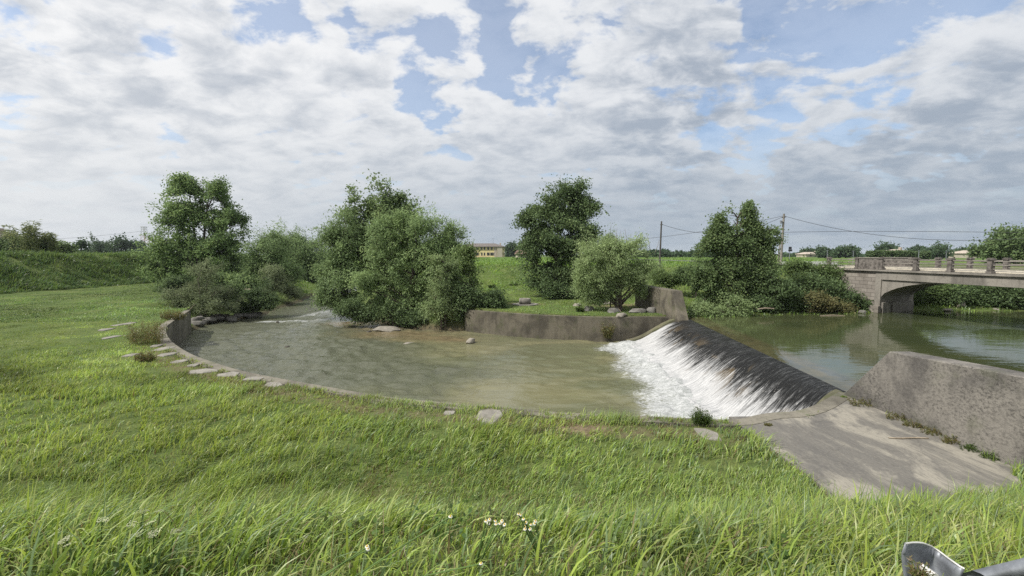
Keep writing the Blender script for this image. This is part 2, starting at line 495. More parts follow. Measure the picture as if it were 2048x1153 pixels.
M['l_far'] = leaf_mat('far_leaves', (0.0472, 0.0846, 0.0432), (0.0757, 0.1212, 0.0566), (0.1137, 0.162, 0.0705), 0.2)
M['l_dry'] = leaf_mat('dry_weeds', (0.1203, 0.1235, 0.0522), (0.1911, 0.1798, 0.0783), (0.2601, 0.2123, 0.1025), 0.3)

# ------------------------------------------------------------------ WATER
def water_low_mat():
    m, nt, out = mat('river_water'); n = N(nt)
    p = n.pos()
    foam_glint = n.attr('foam_glint'); sh = n.attr('shallow'); rip = n.attr('ripple')
    # drifting colour of silt in the water
    big = n.noise(n.scale(p, (0.10, 0.28, 1)), 1.0, 5, 0.6, 0.6)
    col = n.mix(n.smooth(big, 0.35, 0.62), (0.160, 0.153, 0.086), (0.105, 0.110, 0.062))
    col = n.mix(n.smooth(rip, 0.62, 1.15), col, (0.088, 0.093, 0.062))
    fine = n.noise(p, 2.2, 5, 0.65)
    grav = n.mix(n.smooth(fine, 0.35, 0.65), (0.185, 0.145, 0.085), (0.130, 0.103, 0.060))
    col = n.mix(n.math('MULTIPLY', sh, 0.9), col, grav)
    # ripples
    w1 = n.noise(n.scale(p, (1.0, 1.7, 1)), 1.3, 4, 0.6, 0.8)
    w2 = n.noise(n.scale(p, (1.0, 1.7, 1)), 3.4, 4, 0.6, 1.0)
    hgt = n.math('ADD', n.math('MULTIPLY', w1, 0.6), n.math('MULTIPLY', w2, 0.5))
    hgt = n.math('MULTIPLY', hgt, rip)
    bmp = n.bump(hgt, 1.0, 0.10)
    water = n.bsdf(col, 0.05, bmp, 0.5, 0.0, 1.40)
    # froth, with painted pool glints in the same white
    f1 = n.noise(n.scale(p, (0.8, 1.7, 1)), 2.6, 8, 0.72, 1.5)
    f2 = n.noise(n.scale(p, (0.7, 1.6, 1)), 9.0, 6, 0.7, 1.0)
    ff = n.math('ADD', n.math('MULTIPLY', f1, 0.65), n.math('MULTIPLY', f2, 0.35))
    thr = n.math('SUBTRACT', 0.86, n.math('MULTIPLY', foam_glint, 0.62))
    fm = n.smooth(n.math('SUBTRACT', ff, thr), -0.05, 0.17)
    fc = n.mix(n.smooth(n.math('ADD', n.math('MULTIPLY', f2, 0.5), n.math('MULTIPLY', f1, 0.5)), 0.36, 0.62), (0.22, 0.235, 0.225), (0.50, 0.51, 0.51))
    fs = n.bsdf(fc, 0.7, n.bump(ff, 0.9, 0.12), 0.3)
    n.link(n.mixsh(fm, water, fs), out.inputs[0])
    return m

def water_up_mat():
    m, nt, out = mat('pool_water'); n = N(nt)
    p = n.pos()
    sill = n.attr('sill')
    big = n.noise(n.scale(p, (0.12, 0.2, 1)), 1.0, 4, 0.6, 0.6)
    col = n.mix(n.smooth(big, 0.35, 0.65), (0.036, 0.046, 0.020), (0.055, 0.064, 0.028))
    fine = n.noise(p, 1.6, 5, 0.65, 0.6)
    sc = n.mix(n.smooth(fine, 0.38, 0.66), (0.074, 0.066, 0.034), (0.046, 0.046, 0.024))
    col = n.mix(sill, col, sc)
    w = n.noise(n.scale(p, (0.7, 1.5, 1)), 0.9, 4, 0.55, 0.5)
    w2 = n.noise(n.scale(p, (0.5, 2.2, 1), (3, 1, 0)), 3.2, 3, 0.5, 0.4)
    gust = n.smooth(n.noise(n.scale(p, (0.09, 0.16, 1), (5.3, 2.1, 0)), 1.0, 3, 0.5, 0.7), 0.56, 0.68)
    hgt = n.math('ADD', n.math('MULTIPLY', w, 0.35), n.math('MULTIPLY', w2, n.math('ADD', 0.06, n.math('MULTIPLY', gust, 0.6))))
    n.link(n.bsdf(col, 0.03, n.bump(hgt, 0.22, 0.12), 0.5, 0.0, 1.33), out.inputs[0])
    return m

def cascade_mat():
    m, nt, out = mat('falling_water'); n = N(nt)
    s = n.attr('fall'); v = n.attr('along')
    comb = n.node('ShaderNodeCombineXYZ'); n.link(s, comb.inputs[0]); n.link(v, comb.inputs[1])
    uv = comb.outputs[0]
    st1 = n.noise(n.scale(uv, (2.4, 5.0, 1)), 1.0, 8, 0.74, 0.8)
    st2 = n.noise(n.scale(uv, (4.5, 14, 1)), 1.0, 8, 0.76, 1.1)
    pat = n.noise(n.scale(uv, (2.5, 0.55, 1)), 1.0, 5, 0.6, 0.8)
    spk = n.noise(n.scale(uv, (16, 16, 1)), 1.0, 4, 0.7)
    line = n.attr('white0')     # where along the fall the white begins
    e = n.math('SUBTRACT', s, line)
    e = n.math('ADD', e, n.math('MULTIPLY', n.math('SUBTRACT', st1, 0.5), 1.15))
    e = n.math('ADD', e, n.math('MULTIPLY', n.math('SUBTRACT', st2, 0.5), 0.65))
    wm = n.math('MULTIPLY', n.smooth(e, -0.16, 0.20), n.lin(st2, 0.30, 0.55, 0.86, 1.0))
    dark = n.mix(n.math('MULTIPLY', n.smooth(pat, 0.52, 0.62), n.smooth(s, 0.10, 0.45)), (0.013, 0.013, 0.013), (0.090, 0.068, 0.040))
    dark = n.mix(n.smooth(st2, 0.48, 0.72), dark, (0.045, 0.045, 0.043))
    dark = n.mix(n.math('MULTIPLY', n.smooth(spk, 0.63, 0.70), n.smooth(s, 0.12, 0.4)), dark, (0.62, 0.60, 0.55))
    hgt = n.math('ADD', st2, n.math('MULTIPLY', st1, 1.2))
    dark = n.mix(n.math('MULTIPLY', n.math('MULTIPLY', n.smooth(st2, 0.50, 0.66), n.lin(s, 0.40, 0.0)), 0.45), dark, (0.26, 0.27, 0.28))  # sheen near the crest, painted as pale streaks on the dark face
    d = n.bsdf(dark, 0.34, n.bump(hgt, 0.8, 0.07), 0.16, 0.0, 1.33)
    wc = n.mix(n.smooth(st2, 0.30, 0.62), (0.27, 0.28, 0.285), (0.50, 0.50, 0.50))
    w = n.bsdf(wc, 0.6, n.bump(hgt, 0.8, 0.06), 0.3)
    n.link(n.mixsh(wm, d, w), out.inputs[0])
    return m

def crest_x(y):
    return np.interp(y, [0, 13.6, 14.0, 31.15, 31.3], [10.80, 10.80, 10.75, 12.25, 12.30])
def foot_x(y):
    return np.interp(y, [12.15, 31.6], [F0[0], F1[0]])

wx = axis(-20, 9.3, 0.14, -62, 9.3, 1.12)
wy = axis(11.6, 38, 0.14, 11.6, 140, 1.10)
X, Y, q = grid_mesh(wx, wy)
dist = foot_x(Y) - X
far_fade = sstep(32.0, 28.5, Y)
foam_glint = np.clip(1.12 - dist / (3.7 + 0.8 * sstep(20, 13, Y)) + 0.22 * vnoise(X, Y, 1.6, 14), 0, 1) * sstep(32.2, 30.6, Y)
foam_glint = np.maximum(foam_glint, 0.53 * sstep(11, 3.0, dist) * sstep(30, 26, Y) * (0.6 + 0.6 * vnoise(X, Y, 1.8, 4)))
foam_glint *= np.where(dist < 0, 1, 1)
# little white water where the stream runs over stones, lower end
def gline(ax, ay, bx_, by_, w):
    ex, ey = bx_ - ax, by_ - ay
    t = np.clip(((X - ax) * ex + (Y - ay) * ey) / (ex * ex + ey * ey), 0, 1)
    return np.exp(-(np.hypot(X - ax - t * ex, Y - ay - t * ey) / w) ** 2)
rap = np.zeros(len(X))
for a, b, w, s in [((520, 645), (640, 641), 0.9, 0.74), ((640, 640), (725, 638), 0.5, 0.55), ((600, 634), (660, 622), 1.3, 0.66), ((395, 662), (470, 650), 0.6, 0.42),
                   ((470, 650), (545, 643), 0.5, 0.44), ((655, 644), (720, 652), 0.8, 0.36), ((600, 602), (650, 597), 0.8, 0.5), ((400, 680), (440, 668), 0.6, 0.36)]:
    ga, gb = G(*a, 0), G(*b, 0)
    rap = np.maximum(rap, s * gline(ga[0], ga[1], gb[0], gb[1], w))
foam_glint = np.maximum(foam_glint, rap)
foam_glint = np.maximum(foam_glint, 0.37 * sstep(-4, -11, X) * (Y < 44) * np.clip(0.4 + vnoise(X, Y * 1.6, 1.1, 71) + 0.5 * vnoise(X, Y * 1.6, 0.5, 72), 0, 1))  # sky glints on the left of the pool, painted in as thin white
sh = np.zeros(len(X))
for px, py, rx, ry in [(800, 668, 4.2, 2.0), (860, 676, 3.5, 1.4), (760, 655, 2.4, 2.0), (900, 680, 2.0, 0.8), (690, 648, 2.0, 1.5)]:
    gx, gy, _ = G(px, py, 0)
    sh = np.maximum(sh, np.exp(-(((X - gx) / rx) ** 2 + ((Y - gy) / ry) ** 2)))
sdl = poly_sd(X, Y, LOWPOLY)
sh = np.clip(sh * 1.25 - 0.1 + 0.15 * vnoise(X, Y, 0.9, 8), 0, 1)
calm = sh * 0.8
rip = (0.50 + 0.75 * sstep(2, -9, X) + 0.35 * vnoise(X, Y, 4.0, 6)) * (1 - 0.75 * calm)
rip = np.clip(rip, 0.12, 1.6)
turb = np.clip(1.1 - dist / 4.0, 0, 1) * sstep(32.5, 30.5, Y)
Z = 0.075 * rip * (vnoise(X * 0.9 + 0.3 * Y, Y * 1.3, 0.60, 9) + 0.8 * vnoise(X * 0.9 - 0.3 * Y, Y * 1.3, 1.05, 19) + 0.45 * vnoise(X, Y * 1.4, 0.33, 10))
Z += turb * (0.10 * vnoise(X, Y, 0.8, 11) + 0.07 * vnoise(X, Y, 0.33, 12) + 0.05 * vnoise(X, Y, 0.2, 15)) + 0.20 * np.exp(-((dist + 0.05) / 0.75) ** 2) * sstep(32, 30.5, Y)
Z += rap * 0.10 * vnoise(X, Y, 0.6, 13)
tag(np_mesh('river_water', np.stack([X, Y, Z], 1), q, None, water_low_mat(), True, {'foam_glint': foam_glint, 'shallow': sh, 'ripple': rip}), kind='structure')

us = np.concatenate([np.arange(0, 4, 0.2), 4 + np.cumsum(0.25 * 1.07 ** np.arange(60))])
vs = np.arange(7.5, 60, 0.4)
U_, V_ = np.meshgrid(us, vs)
ny, nx = U_.shape
i = np.arange(nx * ny).reshape(ny, nx)
q = np.stack([i[:-1, :-1], i[:-1, 1:], i[1:, 1:], i[1:, :-1]], -1).reshape(-1, 4)
Xu = (crest_x(V_) + U_).ravel(); Yu = V_.ravel()
u = U_.ravel()
sill = sstep(1.75, 1.25, u) * (Yu > 13)
sill = np.clip(sill + 0.0, 0, 1)
Zu = ZU - 0.05 * sstep(0.9, 0.0, u) * (Yu > 13) * (Yu < 31.4)
tag(np_mesh('pool_water', np.stack([Xu, Yu, Zu], 1), q, None, water_up_mat(), True, {'sill': sill}), kind='structure')

# ------------------------------------------------------------------ WEIR (concrete body + lips) and the water running over it
def weir_z(t):
    t = np.asarray(t, float)
    return 0.0 + 1.75 * (1 - sstep(0.0, 1.0, t ** 1.05 * 0.96 + 0.02))
wr = empty('weir', (9.5, 22.5, 0), 'curved concrete weir with dark wet face between two grey abutment walls', 'weir')
def wpt(t, v, dz=0.0):
    cx_, cy_ = C0[0] + (C1[0] - C0[0]) * v, C0[1] + (C1[1] - C0[1]) * v
    fx_, fy_ = F0[0] + (F1[0] - F0[0]) * v, F0[1] + (F1[1] - F0[1]) * v
    return cx_ + (fx_ - cx_) * t, cy_ + (fy_ - cy_) * t, weir_z(t) + dz
T, V = np.meshgrid(np.linspace(0, 1, 24), np.linspace(-0.005, 1.005, 12))
a, b, c = wpt(T.ravel(), V.ravel(), -0.07)
ii = np.arange(T.size).reshape(T.shape)
q = np.stack([ii[:-1, :-1], ii[:-1, 1:], ii[1:, 1:], ii[1:, :-1]], -1).reshape(-1, 4)
wb = np_mesh('weir_body', np.stack([a, b, c], 1), q, None, M['conc_far'], True); wb.parent = wr; wb.matrix_parent_inverse = wr.matrix_world.inverted(); wb.location = (-9.5, -22.5, 0)
def reloc(o, par):   # geometry is in world coordinates; child of an empty standing at its base
    o.parent = par; o.location = tuple(-x for x in par.location)
    return o
reloc(wb, wr); wb.matrix_parent_inverse.identity()
# sill upstream of the crest
sb = MB(); sb.hexa([(C0[0], C0[1], 0.9), (C0[0] + 1.6, C0[1], 0.9), (C1[0] + 1.6, C1[1], 0.9), (C1[0], C1[1], 0.9)],
                   [(C0[0], C0[1], 1.66), (C0[0] + 1.6, C0[1], 1.62), (C1[0] + 1.6, C1[1], 1.62), (C1[0], C1[1], 1.66)])
reloc(sb.build('sill', M['conc_far']), wr)
def weir_lip(v0, v1, rise):
    ts = np.linspace(-0.02, 1.0, 22)
    pts = []
    for t in ts:
        tt = max(t, 0)
        pts.append([np.array(wpt(tt, v0)), np.array(wpt(tt, v1))])
    v, f = [], []
    for k, (p0, p1) in enumerate(pts):
        z = p0[2] + rise
        v += [(p0[0], p0[1], p0[2] - 0.8), (p1[0], p1[1], p1[2] - 0.8), (p1[0], p1[1], z), (p0[0], p0[1], z)]
        if k:
            o = 4 * (k - 1)
            f += [(o, o + 1, o + 5, o + 4), (o + 1, o + 2, o + 6, o + 5), (o + 2, o + 3, o + 7, o + 6), (o + 3, o, o + 4, o + 7)]
    m_ = MB(); m_.add(v, f + [(0, 1, 2, 3), tuple(len(v) - 4 + j for j in (3, 2, 1, 0))])
    return m_
M['conc_wet'] = concrete_mat('wet_green_concrete', (0.16, 0.15, 0.10), (0.06, 0.06, 0.035), 0.8, 0.3, 1.0, 0.5)
reloc(weir_lip(-0.012, 0.022, 0.10).build('side_lip', M['conc_wet'], smooth=False), wr)
reloc(weir_lip(0.975, 1.01, 0.16).build('side_lip', M['conc_wet'], smooth=False), wr)

nt_, nv_ = 70, 200
T, V = np.meshgrid(np.linspace(-0.06, 1.12, nt_), np.linspace(0.018, 0.979, nv_))
t, v = T.ravel(), V.ravel()
a, b, c = wpt(np.clip(t, 0, 2), v)
ex = np.minimum(t, 0)
a = np.where(t < 0, a - ex * 6.0, a)
c = np.where(t < 0, 1.765, np.minimum(c, 1.752) + 0.005)
c = np.where(t > 1, 0.05, c)
along = v * 17.3
white0 = np.interp(v, [0, 0.04, 0.12, 0.35, 0.6, 0.75, 0.86, 0.93, 0.97, 1.0], [0.44, 0.49, 0.51, 0.51, 0.51, 0.50, 0.46, 0.33, 0.20, 0.28]) + 0.08 * vnoise(along, t * 0, 1.3, 24) + 0.05 * vnoise(along, t * 0, 0.5, 25)
streak = vnoise(along, t * 0.8, 0.16, 21) * 0.6 + vnoise(along, t * 0.8, 0.07, 22) * 0.4
wh = sstep(-0.15, 0.35, t - white0)
c = c + (0.012 + 0.045 * wh) * streak * sstep(0.05, 0.3, t) + 0.05 * wh
c = c + sstep(0.80, 0.98, t) * sstep(1.12, 1.0, t) * 0.08 * (1 + vnoise(a, b, 0.4, 23)) - 0.3 * sstep(1.0, 1.1, t)
ii = np.arange(T.size).reshape(T.shape)
q = np.stack([ii[:-1, :-1], ii[:-1, 1:], ii[1:, 1:], ii[1:, :-1]], -1).reshape(-1, 4)
tag(np_mesh('falling_water', np.stack([a, b, c], 1), q, None, cascade_mat(), True, {'fall': t, 'along': along, 'white0': white0}), kind='structure')

# ------------------------------------------------------------------ WALLS, SLAB
def offset_line(pts, d):
    p = np.array(pts); tg = np.gradient(p, axis=0); tg /= np.linalg.norm(tg, axis=1, keepdims=True)
    nrm = np.stack([tg[:, 1], -tg[:, 0]], 1)
    return p + nrm * d
def strip_wall(inner, thick, z0, z1, side=1.0, bat=0.0):
    inn = np.array(inner); out_ = offset_line(inner, thick * side); foot = offset_line(inner, -bat * side)
    v, f = [], []
    for k in range(len(inn)):
        v += [(foot[k][0], foot[k][1], z0), (inn[k][0], inn[k][1], z1), (out_[k][0], out_[k][1], z1), (out_[k][0], out_[k][1], z0)]
        if k:
            o = 4 * (k - 1)
            f += [(o, o + 1, o + 5, o + 4), (o + 1, o + 2, o + 6, o + 5), (o + 2, o + 3, o + 7, o + 6), (o + 3, o, o + 4, o + 7)]
    n_ = len(v)
    m_ = MB(); m_.add(v, f + [(0, 1, 2, 3), (n_ - 1, n_ - 2, n_ - 3, n_ - 4)])
    return m_
def side_of(inner, ref):
    o = offset_line(inner, 0.5); k = len(inner) // 2
    return 1.0 if np.hypot(o[k][0] - ref[0], o[k][1] - ref[1]) > np.hypot(inner[k][0] - ref[0], inner[k][1] - ref[1]) else -1.0
sN = side_of(NWs, (-4, 24))
o = strip_wall(NWs, 0.42, -0.8, LAWN + 0.035, sN).build('basin_wall', M['conc_wall'])
tag(o, 'long curved grey concrete wall round the near and left side of the basin', 'retaining wall')
sF = side_of(FWs, (-4, 24))
o = strip_wall(FWs, 0.45, -0.8, 1.76, sF).build('basin_wall', M['conc_far'])
tag(o, 'dark stained concrete wall under the far lawn, ending at the weir', 'retaining wall')

def slab_material():
    m, nt, out = mat('slab_concrete'); n = N(nt)
    p = n.pos()
    flow = n.noise(n.scale(p, (1.0, 0.45, 1), (0.4, 0.1, 0), (0, 0, R(40))), 0.8, 6, 0.65, 0.5)
    sw = n.noise(n.scale(p, (1.0, 0.4, 1), (2, 0, 0), (0, 0, R(42))), 1.3, 8, 0.68, 0.7)
    fine = n.noise(p, 14, 8, 0.75); pit = n.noise(n.scale(p, (4, 1, 1), (0, 0, 0), (0, 0, R(42))), 6, 8, 0.75)
    col = n.mix(n.smooth(sw, 0.40, 0.56), (0.26, 0.243, 0.205), (0.140, 0.133, 0.120))
    col = n.mix(n.math('MULTIPLY', n.smooth(flow, 0.48, 0.62), 0.75), col, (0.105, 0.101, 0.095))
    col = n.mix(n.math('MULTIPLY', n.smooth(pit, 0.48, 0.66), 0.55), col, (0.08, 0.075, 0.068))
    col = n.mix(n.math('MULTIPLY', n.smooth(fine, 0.52, 0.68), 0.5), col, (0.24, 0.22, 0.185))
    wv = n.node('ShaderNodeVectorMath', operation='MULTIPLY_ADD'); n.link(n.noise(p, 1.6, 5, 0.6, 0.0, True), wv.inputs[0]); wv.inputs[1].default_value = (0.5, 0.5, 0.0); n.link(p, wv.inputs[2])
    crk = n.voro(wv.outputs[0], 0.42, 'DISTANCE_TO_EDGE')
    col = n.mix(n.math('MULTIPLY', n.smooth(crk, 0.008, 0.001), 0.22), col, (0.045, 0.043, 0.038))
    n.link(n.bsdf(col, 0.92, n.bump(fine, 0.45, 0.015), 0.2), out.inputs[0])
    return m
sm = MB(); sm.prism(SLAB, 1.5, 1.872)
o = sm.build('pavement', slab_material()); tag(o, kind='structure')

# wing walls: sloped front end, flat top
def wing_wall(x0, x1, yend_low, yend_top, yfar, zlow, ztop, ztop_far, name, label, m_, dx=0.0):
    prof = [(yend_low, 0.9), (yend_low, zlow), (yend_top, ztop), (yfar, ztop_far), (yfar, 0.9)]
    v = [(x0, y, z) for y, z in prof[:3]] + [(x0 + dx, y, z) for y, z in prof[3:]]
    v += [(x1, y, z) for y, z in prof[:3]] + [(x1 + dx, y, z) for y, z in prof[3:]]
    f = [(0, 1, 2, 3, 4), (9, 8, 7, 6, 5)] + [(i, (i + 1) % 5, 5 + (i + 1) % 5, 5 + i) for i in range(5)]
    mb = MB(); mb.add(v, f)
    o = mb.build(name, m_, bevel=0.025)
    return tag(o, label, 'retaining wall')
M['conc_wing'] = concrete_mat('wing_concrete', (0.215, 0.20, 0.178), (0.10, 0.094, 0.088), 0.95, 0.35, 1.0, 0.22, (0.36, 0.6), 0.85)
wing_wall(10.53, 11.12, 13.75, 12.15, 2.0, 1.86, 3.61, 4.17, 'wing_wall', 'thick grey concrete wing wall with sloped end beside the paved slab', M['conc_wing'])
wing_wall(11.55, 12.28, 30.35, 31.7, 38.0, 1.76, 3.72, 3.75, 'wing_wall', 'weathered concrete wing wall with sloped end beyond the weir, by the willow bush', M['conc_far'], -0.9)

# ------------------------------------------------------------------ TREES
def bez(a, b, c, ts):
    ts = ts[None, :, None]
    return (1 - ts) ** 2 * a[:, None] + 2 * ts * (1 - ts) * b[:, None] + ts ** 2 * c[:, None]

def unit(v):
    return v / (np.linalg.norm(v, axis=-1, keepdims=True) + 1e-9)

def foliage(cent, dirs, rg, ll, lw, droop, upn=0.3, wid_pos=0.45, var=0.3, outw=None):
    """one rhombic leaf per centre, -> verts, quads"""
    n_ = len(cent)
    d = unit(dirs * 0.9 + rg.normal(0, 0.75, (n_, 3)) + np.array([0, 0, -droop]))
    nr = unit(rg.normal(0, 1, (n_, 3)) + np.array([0, 0, upn])) if outw is None else unit(rg.normal(0, 0.55, (n_, 3)) + outw * 0.85 + np.array([0, 0, upn]))
    s = unit(np.cross(d, nr)); nr = np.cross(s, d)
    L = ll * rg.uniform(1 - var, 1 + var, (n_, 1)); W = lw * rg.uniform(1 - var, 1 + var, (n_, 1))
    base = cent; tip = cent + d * L - nr * L * 0.12
    mid = cent + d * L * wid_pos
    v = np.stack([base, mid + s * W * 0.5, tip, mid - s * W * 0.5], 1).reshape(-1, 3)
    q_ = np.arange(n_ * 4).reshape(n_, 4)
    return v, q_

def tree(name, label, cat, base, lobes, leaf, bark, ntw=260, lpt=60, ll=0.2, lw=0.08, trunk_r=0.18, droop=0.2, spread=0.35, seed=1,
         group=None, trunks=1, gap=0.25, gapscale=1.3, upr=0.35, trunk_top=0.65, shell=0.35, twig_droop=0.0, twig_r=0.016, upn=0.3, limbs=3, tint0=0.0, per=9, rough_out=0.15, cz=0.8, cs_=1.0, ext=1.13):
    """base: world point; lobes: list of (dx,dy,dz,rx,ry,rz) relative to base"""
    rg = np.random.default_rng(seed)
    lob = np.array(lobes, float)
    top = (lob[:, 2] + lob[:, 5]).max()
    root = empty(name, base, label, cat, group)
    # trunks and limbs
    P, Rr = [], []
    ctr = lob[:, :3].mean(0)
    limb_pts = []
    tr_tops = []
    for k in range(trunks):
        ang = 2 * PI * k / max(1, trunks) + rg.uniform(0, 1)
        off = np.array([math.cos(ang), math.sin(ang), 0]) * (0.35 * (trunks > 1))
        tp = np.array([ctr[0] * 0.7, ctr[1] * 0.7, top * trunk_top]) + off * (top * 0.16) + np.array([rg.normal(0, 0.03), rg.normal(0, 0.03), 0]) * top
        a = off * 0.5 + np.array([0, 0, -0.25]); mid = (a + tp) / 2 + rg.normal(0, 0.03, 3) * top
        mid[:2] = a[:2] * 0.7 + mid[:2] * 0.3
        path = bez(a[None], mid[None], tp[None], np.linspace(0, 1, 9))[0]
        P.append(path); Rr.append(np.linspace(trunk_r, trunk_r * 0.30, 9) * (1 + 0.35 * np.exp(-np.linspace(0, 9, 9))))
        limb_pts.append(path[2:]); tr_tops.append(path)
    for li, lb in enumerate(lob):
        for j in range(limbs):
            dirv = unit(rg.normal(0, 1, 3)); tgt = lb[:3] + dirv * lb[3:] * rg.uniform(0.25, 0.75)
            tr = tr_tops[rg.integers(len(tr_tops))]
            zt = np.clip(tgt[2] - np.hypot(tgt[0], tgt[1]) * rg.uniform(0.5, 1.1) , top * 0.08, top * trunk_top)
            kz = np.argmin(np.abs(tr[:, 2] - zt)); a = tr[kz]
            mid = (a + tgt) / 2 + np.array([0, 0, upr * np.linalg.norm(tgt - a) * 0.4]) + rg.normal(0, 0.08, 3) * np.linalg.norm(tgt - a)
            path = bez(a[None], mid[None], tgt[None], np.linspace(0, 1, 9))[0]
            r0 = trunk_r * rg.uniform(0.28, 0.5) * (1 - 0.5 * kz / 9)
            P.append(path); Rr.append(np.linspace(r0, max(0.012, r0 * 0.15), 9))
            limb_pts.append(path[3:])
    v1, q1 = tubes(np.array(P), np.array(Rr), 7)
    # twig targets
    vol = (lob[:, 3] * lob[:, 4] * lob[:, 5]) ** 0.58
    pick = rg.choice(len(lob), ntw * 3, p=vol / vol.sum())
    dirv = unit(rg.normal(0, 1, (ntw * 3, 3)))
    rad = (shell + (1 - shell) * rg.uniform(0, 1, (ntw * 3, 1)) ** 0.6)
    ncl = max(6, int(ntw / per))
    cp = rg.choice(len(lob), ncl, p=vol / vol.sum()); cd = unit(rg.normal(0, 1, (ncl, 3)))
    cr = (shell + (1 - shell) * rg.uniform(0, 1, (ncl, 1)) ** 0.55) * (1 + rough_out * rg.normal(0, 1, (ncl, 1)))
    ccen = lob[cp, :3] + cd * lob[cp, 3:] * cr
    csz = lob[cp, 3:].mean(1) * rg.uniform(0.08, 0.36, ncl) * cs_
    which = rg.integers(0, ncl, ntw * 3)
    loose = rg.uniform(0, 1, ntw * 3) < 0.20
    rad = np.where(rg.uniform(0, 1, (ntw * 3, 1)) < 0.35, rad * rg.uniform(1.0, ext, (ntw * 3, 1)), rad)
    tg = np.where(loose[:, None], lob[pick, :3] + dirv * lob[pick, 3:] * rad * 1.06, ccen[which] + rg.normal(0, 1, (ntw * 3, 3)) * csz[which][:, None] * np.array([1, 1, cz]))
    cltint = rg.normal(0, 1, ncl)[which]
    li_ = np.where(loose, pick, cp[which])
    outv = unit((tg - lob[li_, :3]) / lob[li_, 3:]) * 0.6 + np.where(loose[:, None], 0, unit(tg - ccen[which]) * 0.6)
    ph = rg.uniform(0, 6, 6)
    g = gapscale
    nz = np.sin(tg[:, 0] * 2.1 / g + ph[0] + 1.2 * np.sin(tg[:, 2] * 1.3 / g + ph[3])) * np.sin(tg[:, 1] * 1.9 / g + ph[1]) + np.sin(tg[:, 2] * 2.4 / g + ph[2] + np.sin(tg[:, 0] * 1.7 / g)) * 0.8
    keep = (nz > -1.0 + 2.0 * gap * rg.uniform(0.6, 1.2, len(nz))) & (tg[:, 2] > 0.05)
    if keep.sum() < ntw * 0.6: keep = tg[:, 2] > -0.3
    cltint = np.where(loose, 0, cltint)[keep][:ntw]
    tg = tg[keep][:ntw]; outv = outv[keep][:ntw]
    lp = np.concatenate(limb_pts)
    # attach each twig to the nearest limb point that lies lower
    A = np.empty_like(tg)
    for s0 in range(0, len(tg), 400):
        dd = tg[s0:s0 + 400, None] - lp[None]
        cost = np.linalg.norm(dd, axis=2) + np.where(dd[..., 2] < 0, -dd[..., 2] * 0.8, 0)
        A[s0:s0 + 400] = lp[cost.argmin(1)]
    ln = np.linalg.norm(tg - A, axis=1, keepdims=True)
    mid = (A + tg) / 2 + np.array([0, 0, 1.0]) * ln * (0.12 + twig_droop * 0.5) + rg.normal(0, 0.07, tg.shape) * ln
    tip = tg + np.array([0, 0, -1.0]) * ln * twig_droop * 0.4
    tp = bez(A, mid, tip, np.linspace(0, 1, 5))
    v2, q2 = tubes(tp, np.linspace(twig_r, twig_r * 0.4, 5)[None].repeat(len(tp), 0), 3)
    nb = np.concatenate([v1, v2]); qb = np.concatenate([q1, q2 + len(v1)])
    np_mesh('trunk', nb, qb, None, bark, True, parent=root)
    # leaves
    nl = rg.poisson(lpt, len(tip))
    idx = np.repeat(np.arange(len(tip)), nl)
    tt = rg.uniform(0, 1, len(idx)) ** 0.6
    tt = 0.30 + 0.72 * tt
    pa = A[idx] * ((1 - tt) ** 2)[:, None] + mid[idx] * (2 * tt * (1 - tt))[:, None] + tip[idx] * (tt ** 2)[:, None]
    sp = spread * rg.uniform(0.6, 1.5, len(tip))
    cent = pa + np.clip(rg.normal(0, 1, pa.shape), -1.9, 1.9) * (sp[idx] * (0.35 + 0.65 * tt))[:, None] * np.array([1, 1, 0.85])
    tdir = unit(tip - A)[idx]
    v3, q3 = foliage(cent, tdir, rg, ll, lw, droop, upn + 0.15, outw=unit(outv)[idx])
    tw = rg.normal(0, 1, len(tip))
    tint = np.clip(0.42 + tint0 + 0.11 * tw[idx] + 0.14 * cltint[idx] + 0.17 * rg.normal(0, 1, len(idx)), 0, 1)
    zmin = -0.1
    v3[:, 2] = np.maximum(v3[:, 2], zmin)
    np_mesh('crown', v3, q3, None, leaf, False, {'tint': np.repeat(tint, 4)}, parent=root)
    return root

def lobes_px(base, y, specs):
    """specs: (px, py, rpx, rpy[, dy]) ellipses as seen in the photo at depth y -> lobes relative to base, real size"""
    out = []
    for s in specs:
        dy = s[4] if len(s) > 4 else 0.0
        yy = y + dy
        c = D(s[0], s[1], yy); k = yy / FPX
        rx, rz = s[2] * k, s[3] * k
        out.append((c[0] - base[0], c[1] - base[1], c[2] - base[2], rx, min(rx, rz) * 1.05 if rx < rz * 2 else rz * 1.3, rz))
    return out

def put_tree(name, label, cat, px, y, specs, leaf, bark, base_z=None, **kw):
    x = (px - CX) / FPX * y
    x = D(px, 560, y)[0]
    z = hz(x, y) if base_z is None else base_z
    b = (x, y, z)
    return tree(name, label, cat, b, lobes_px(b, y, specs), leaf, bark, **kw)

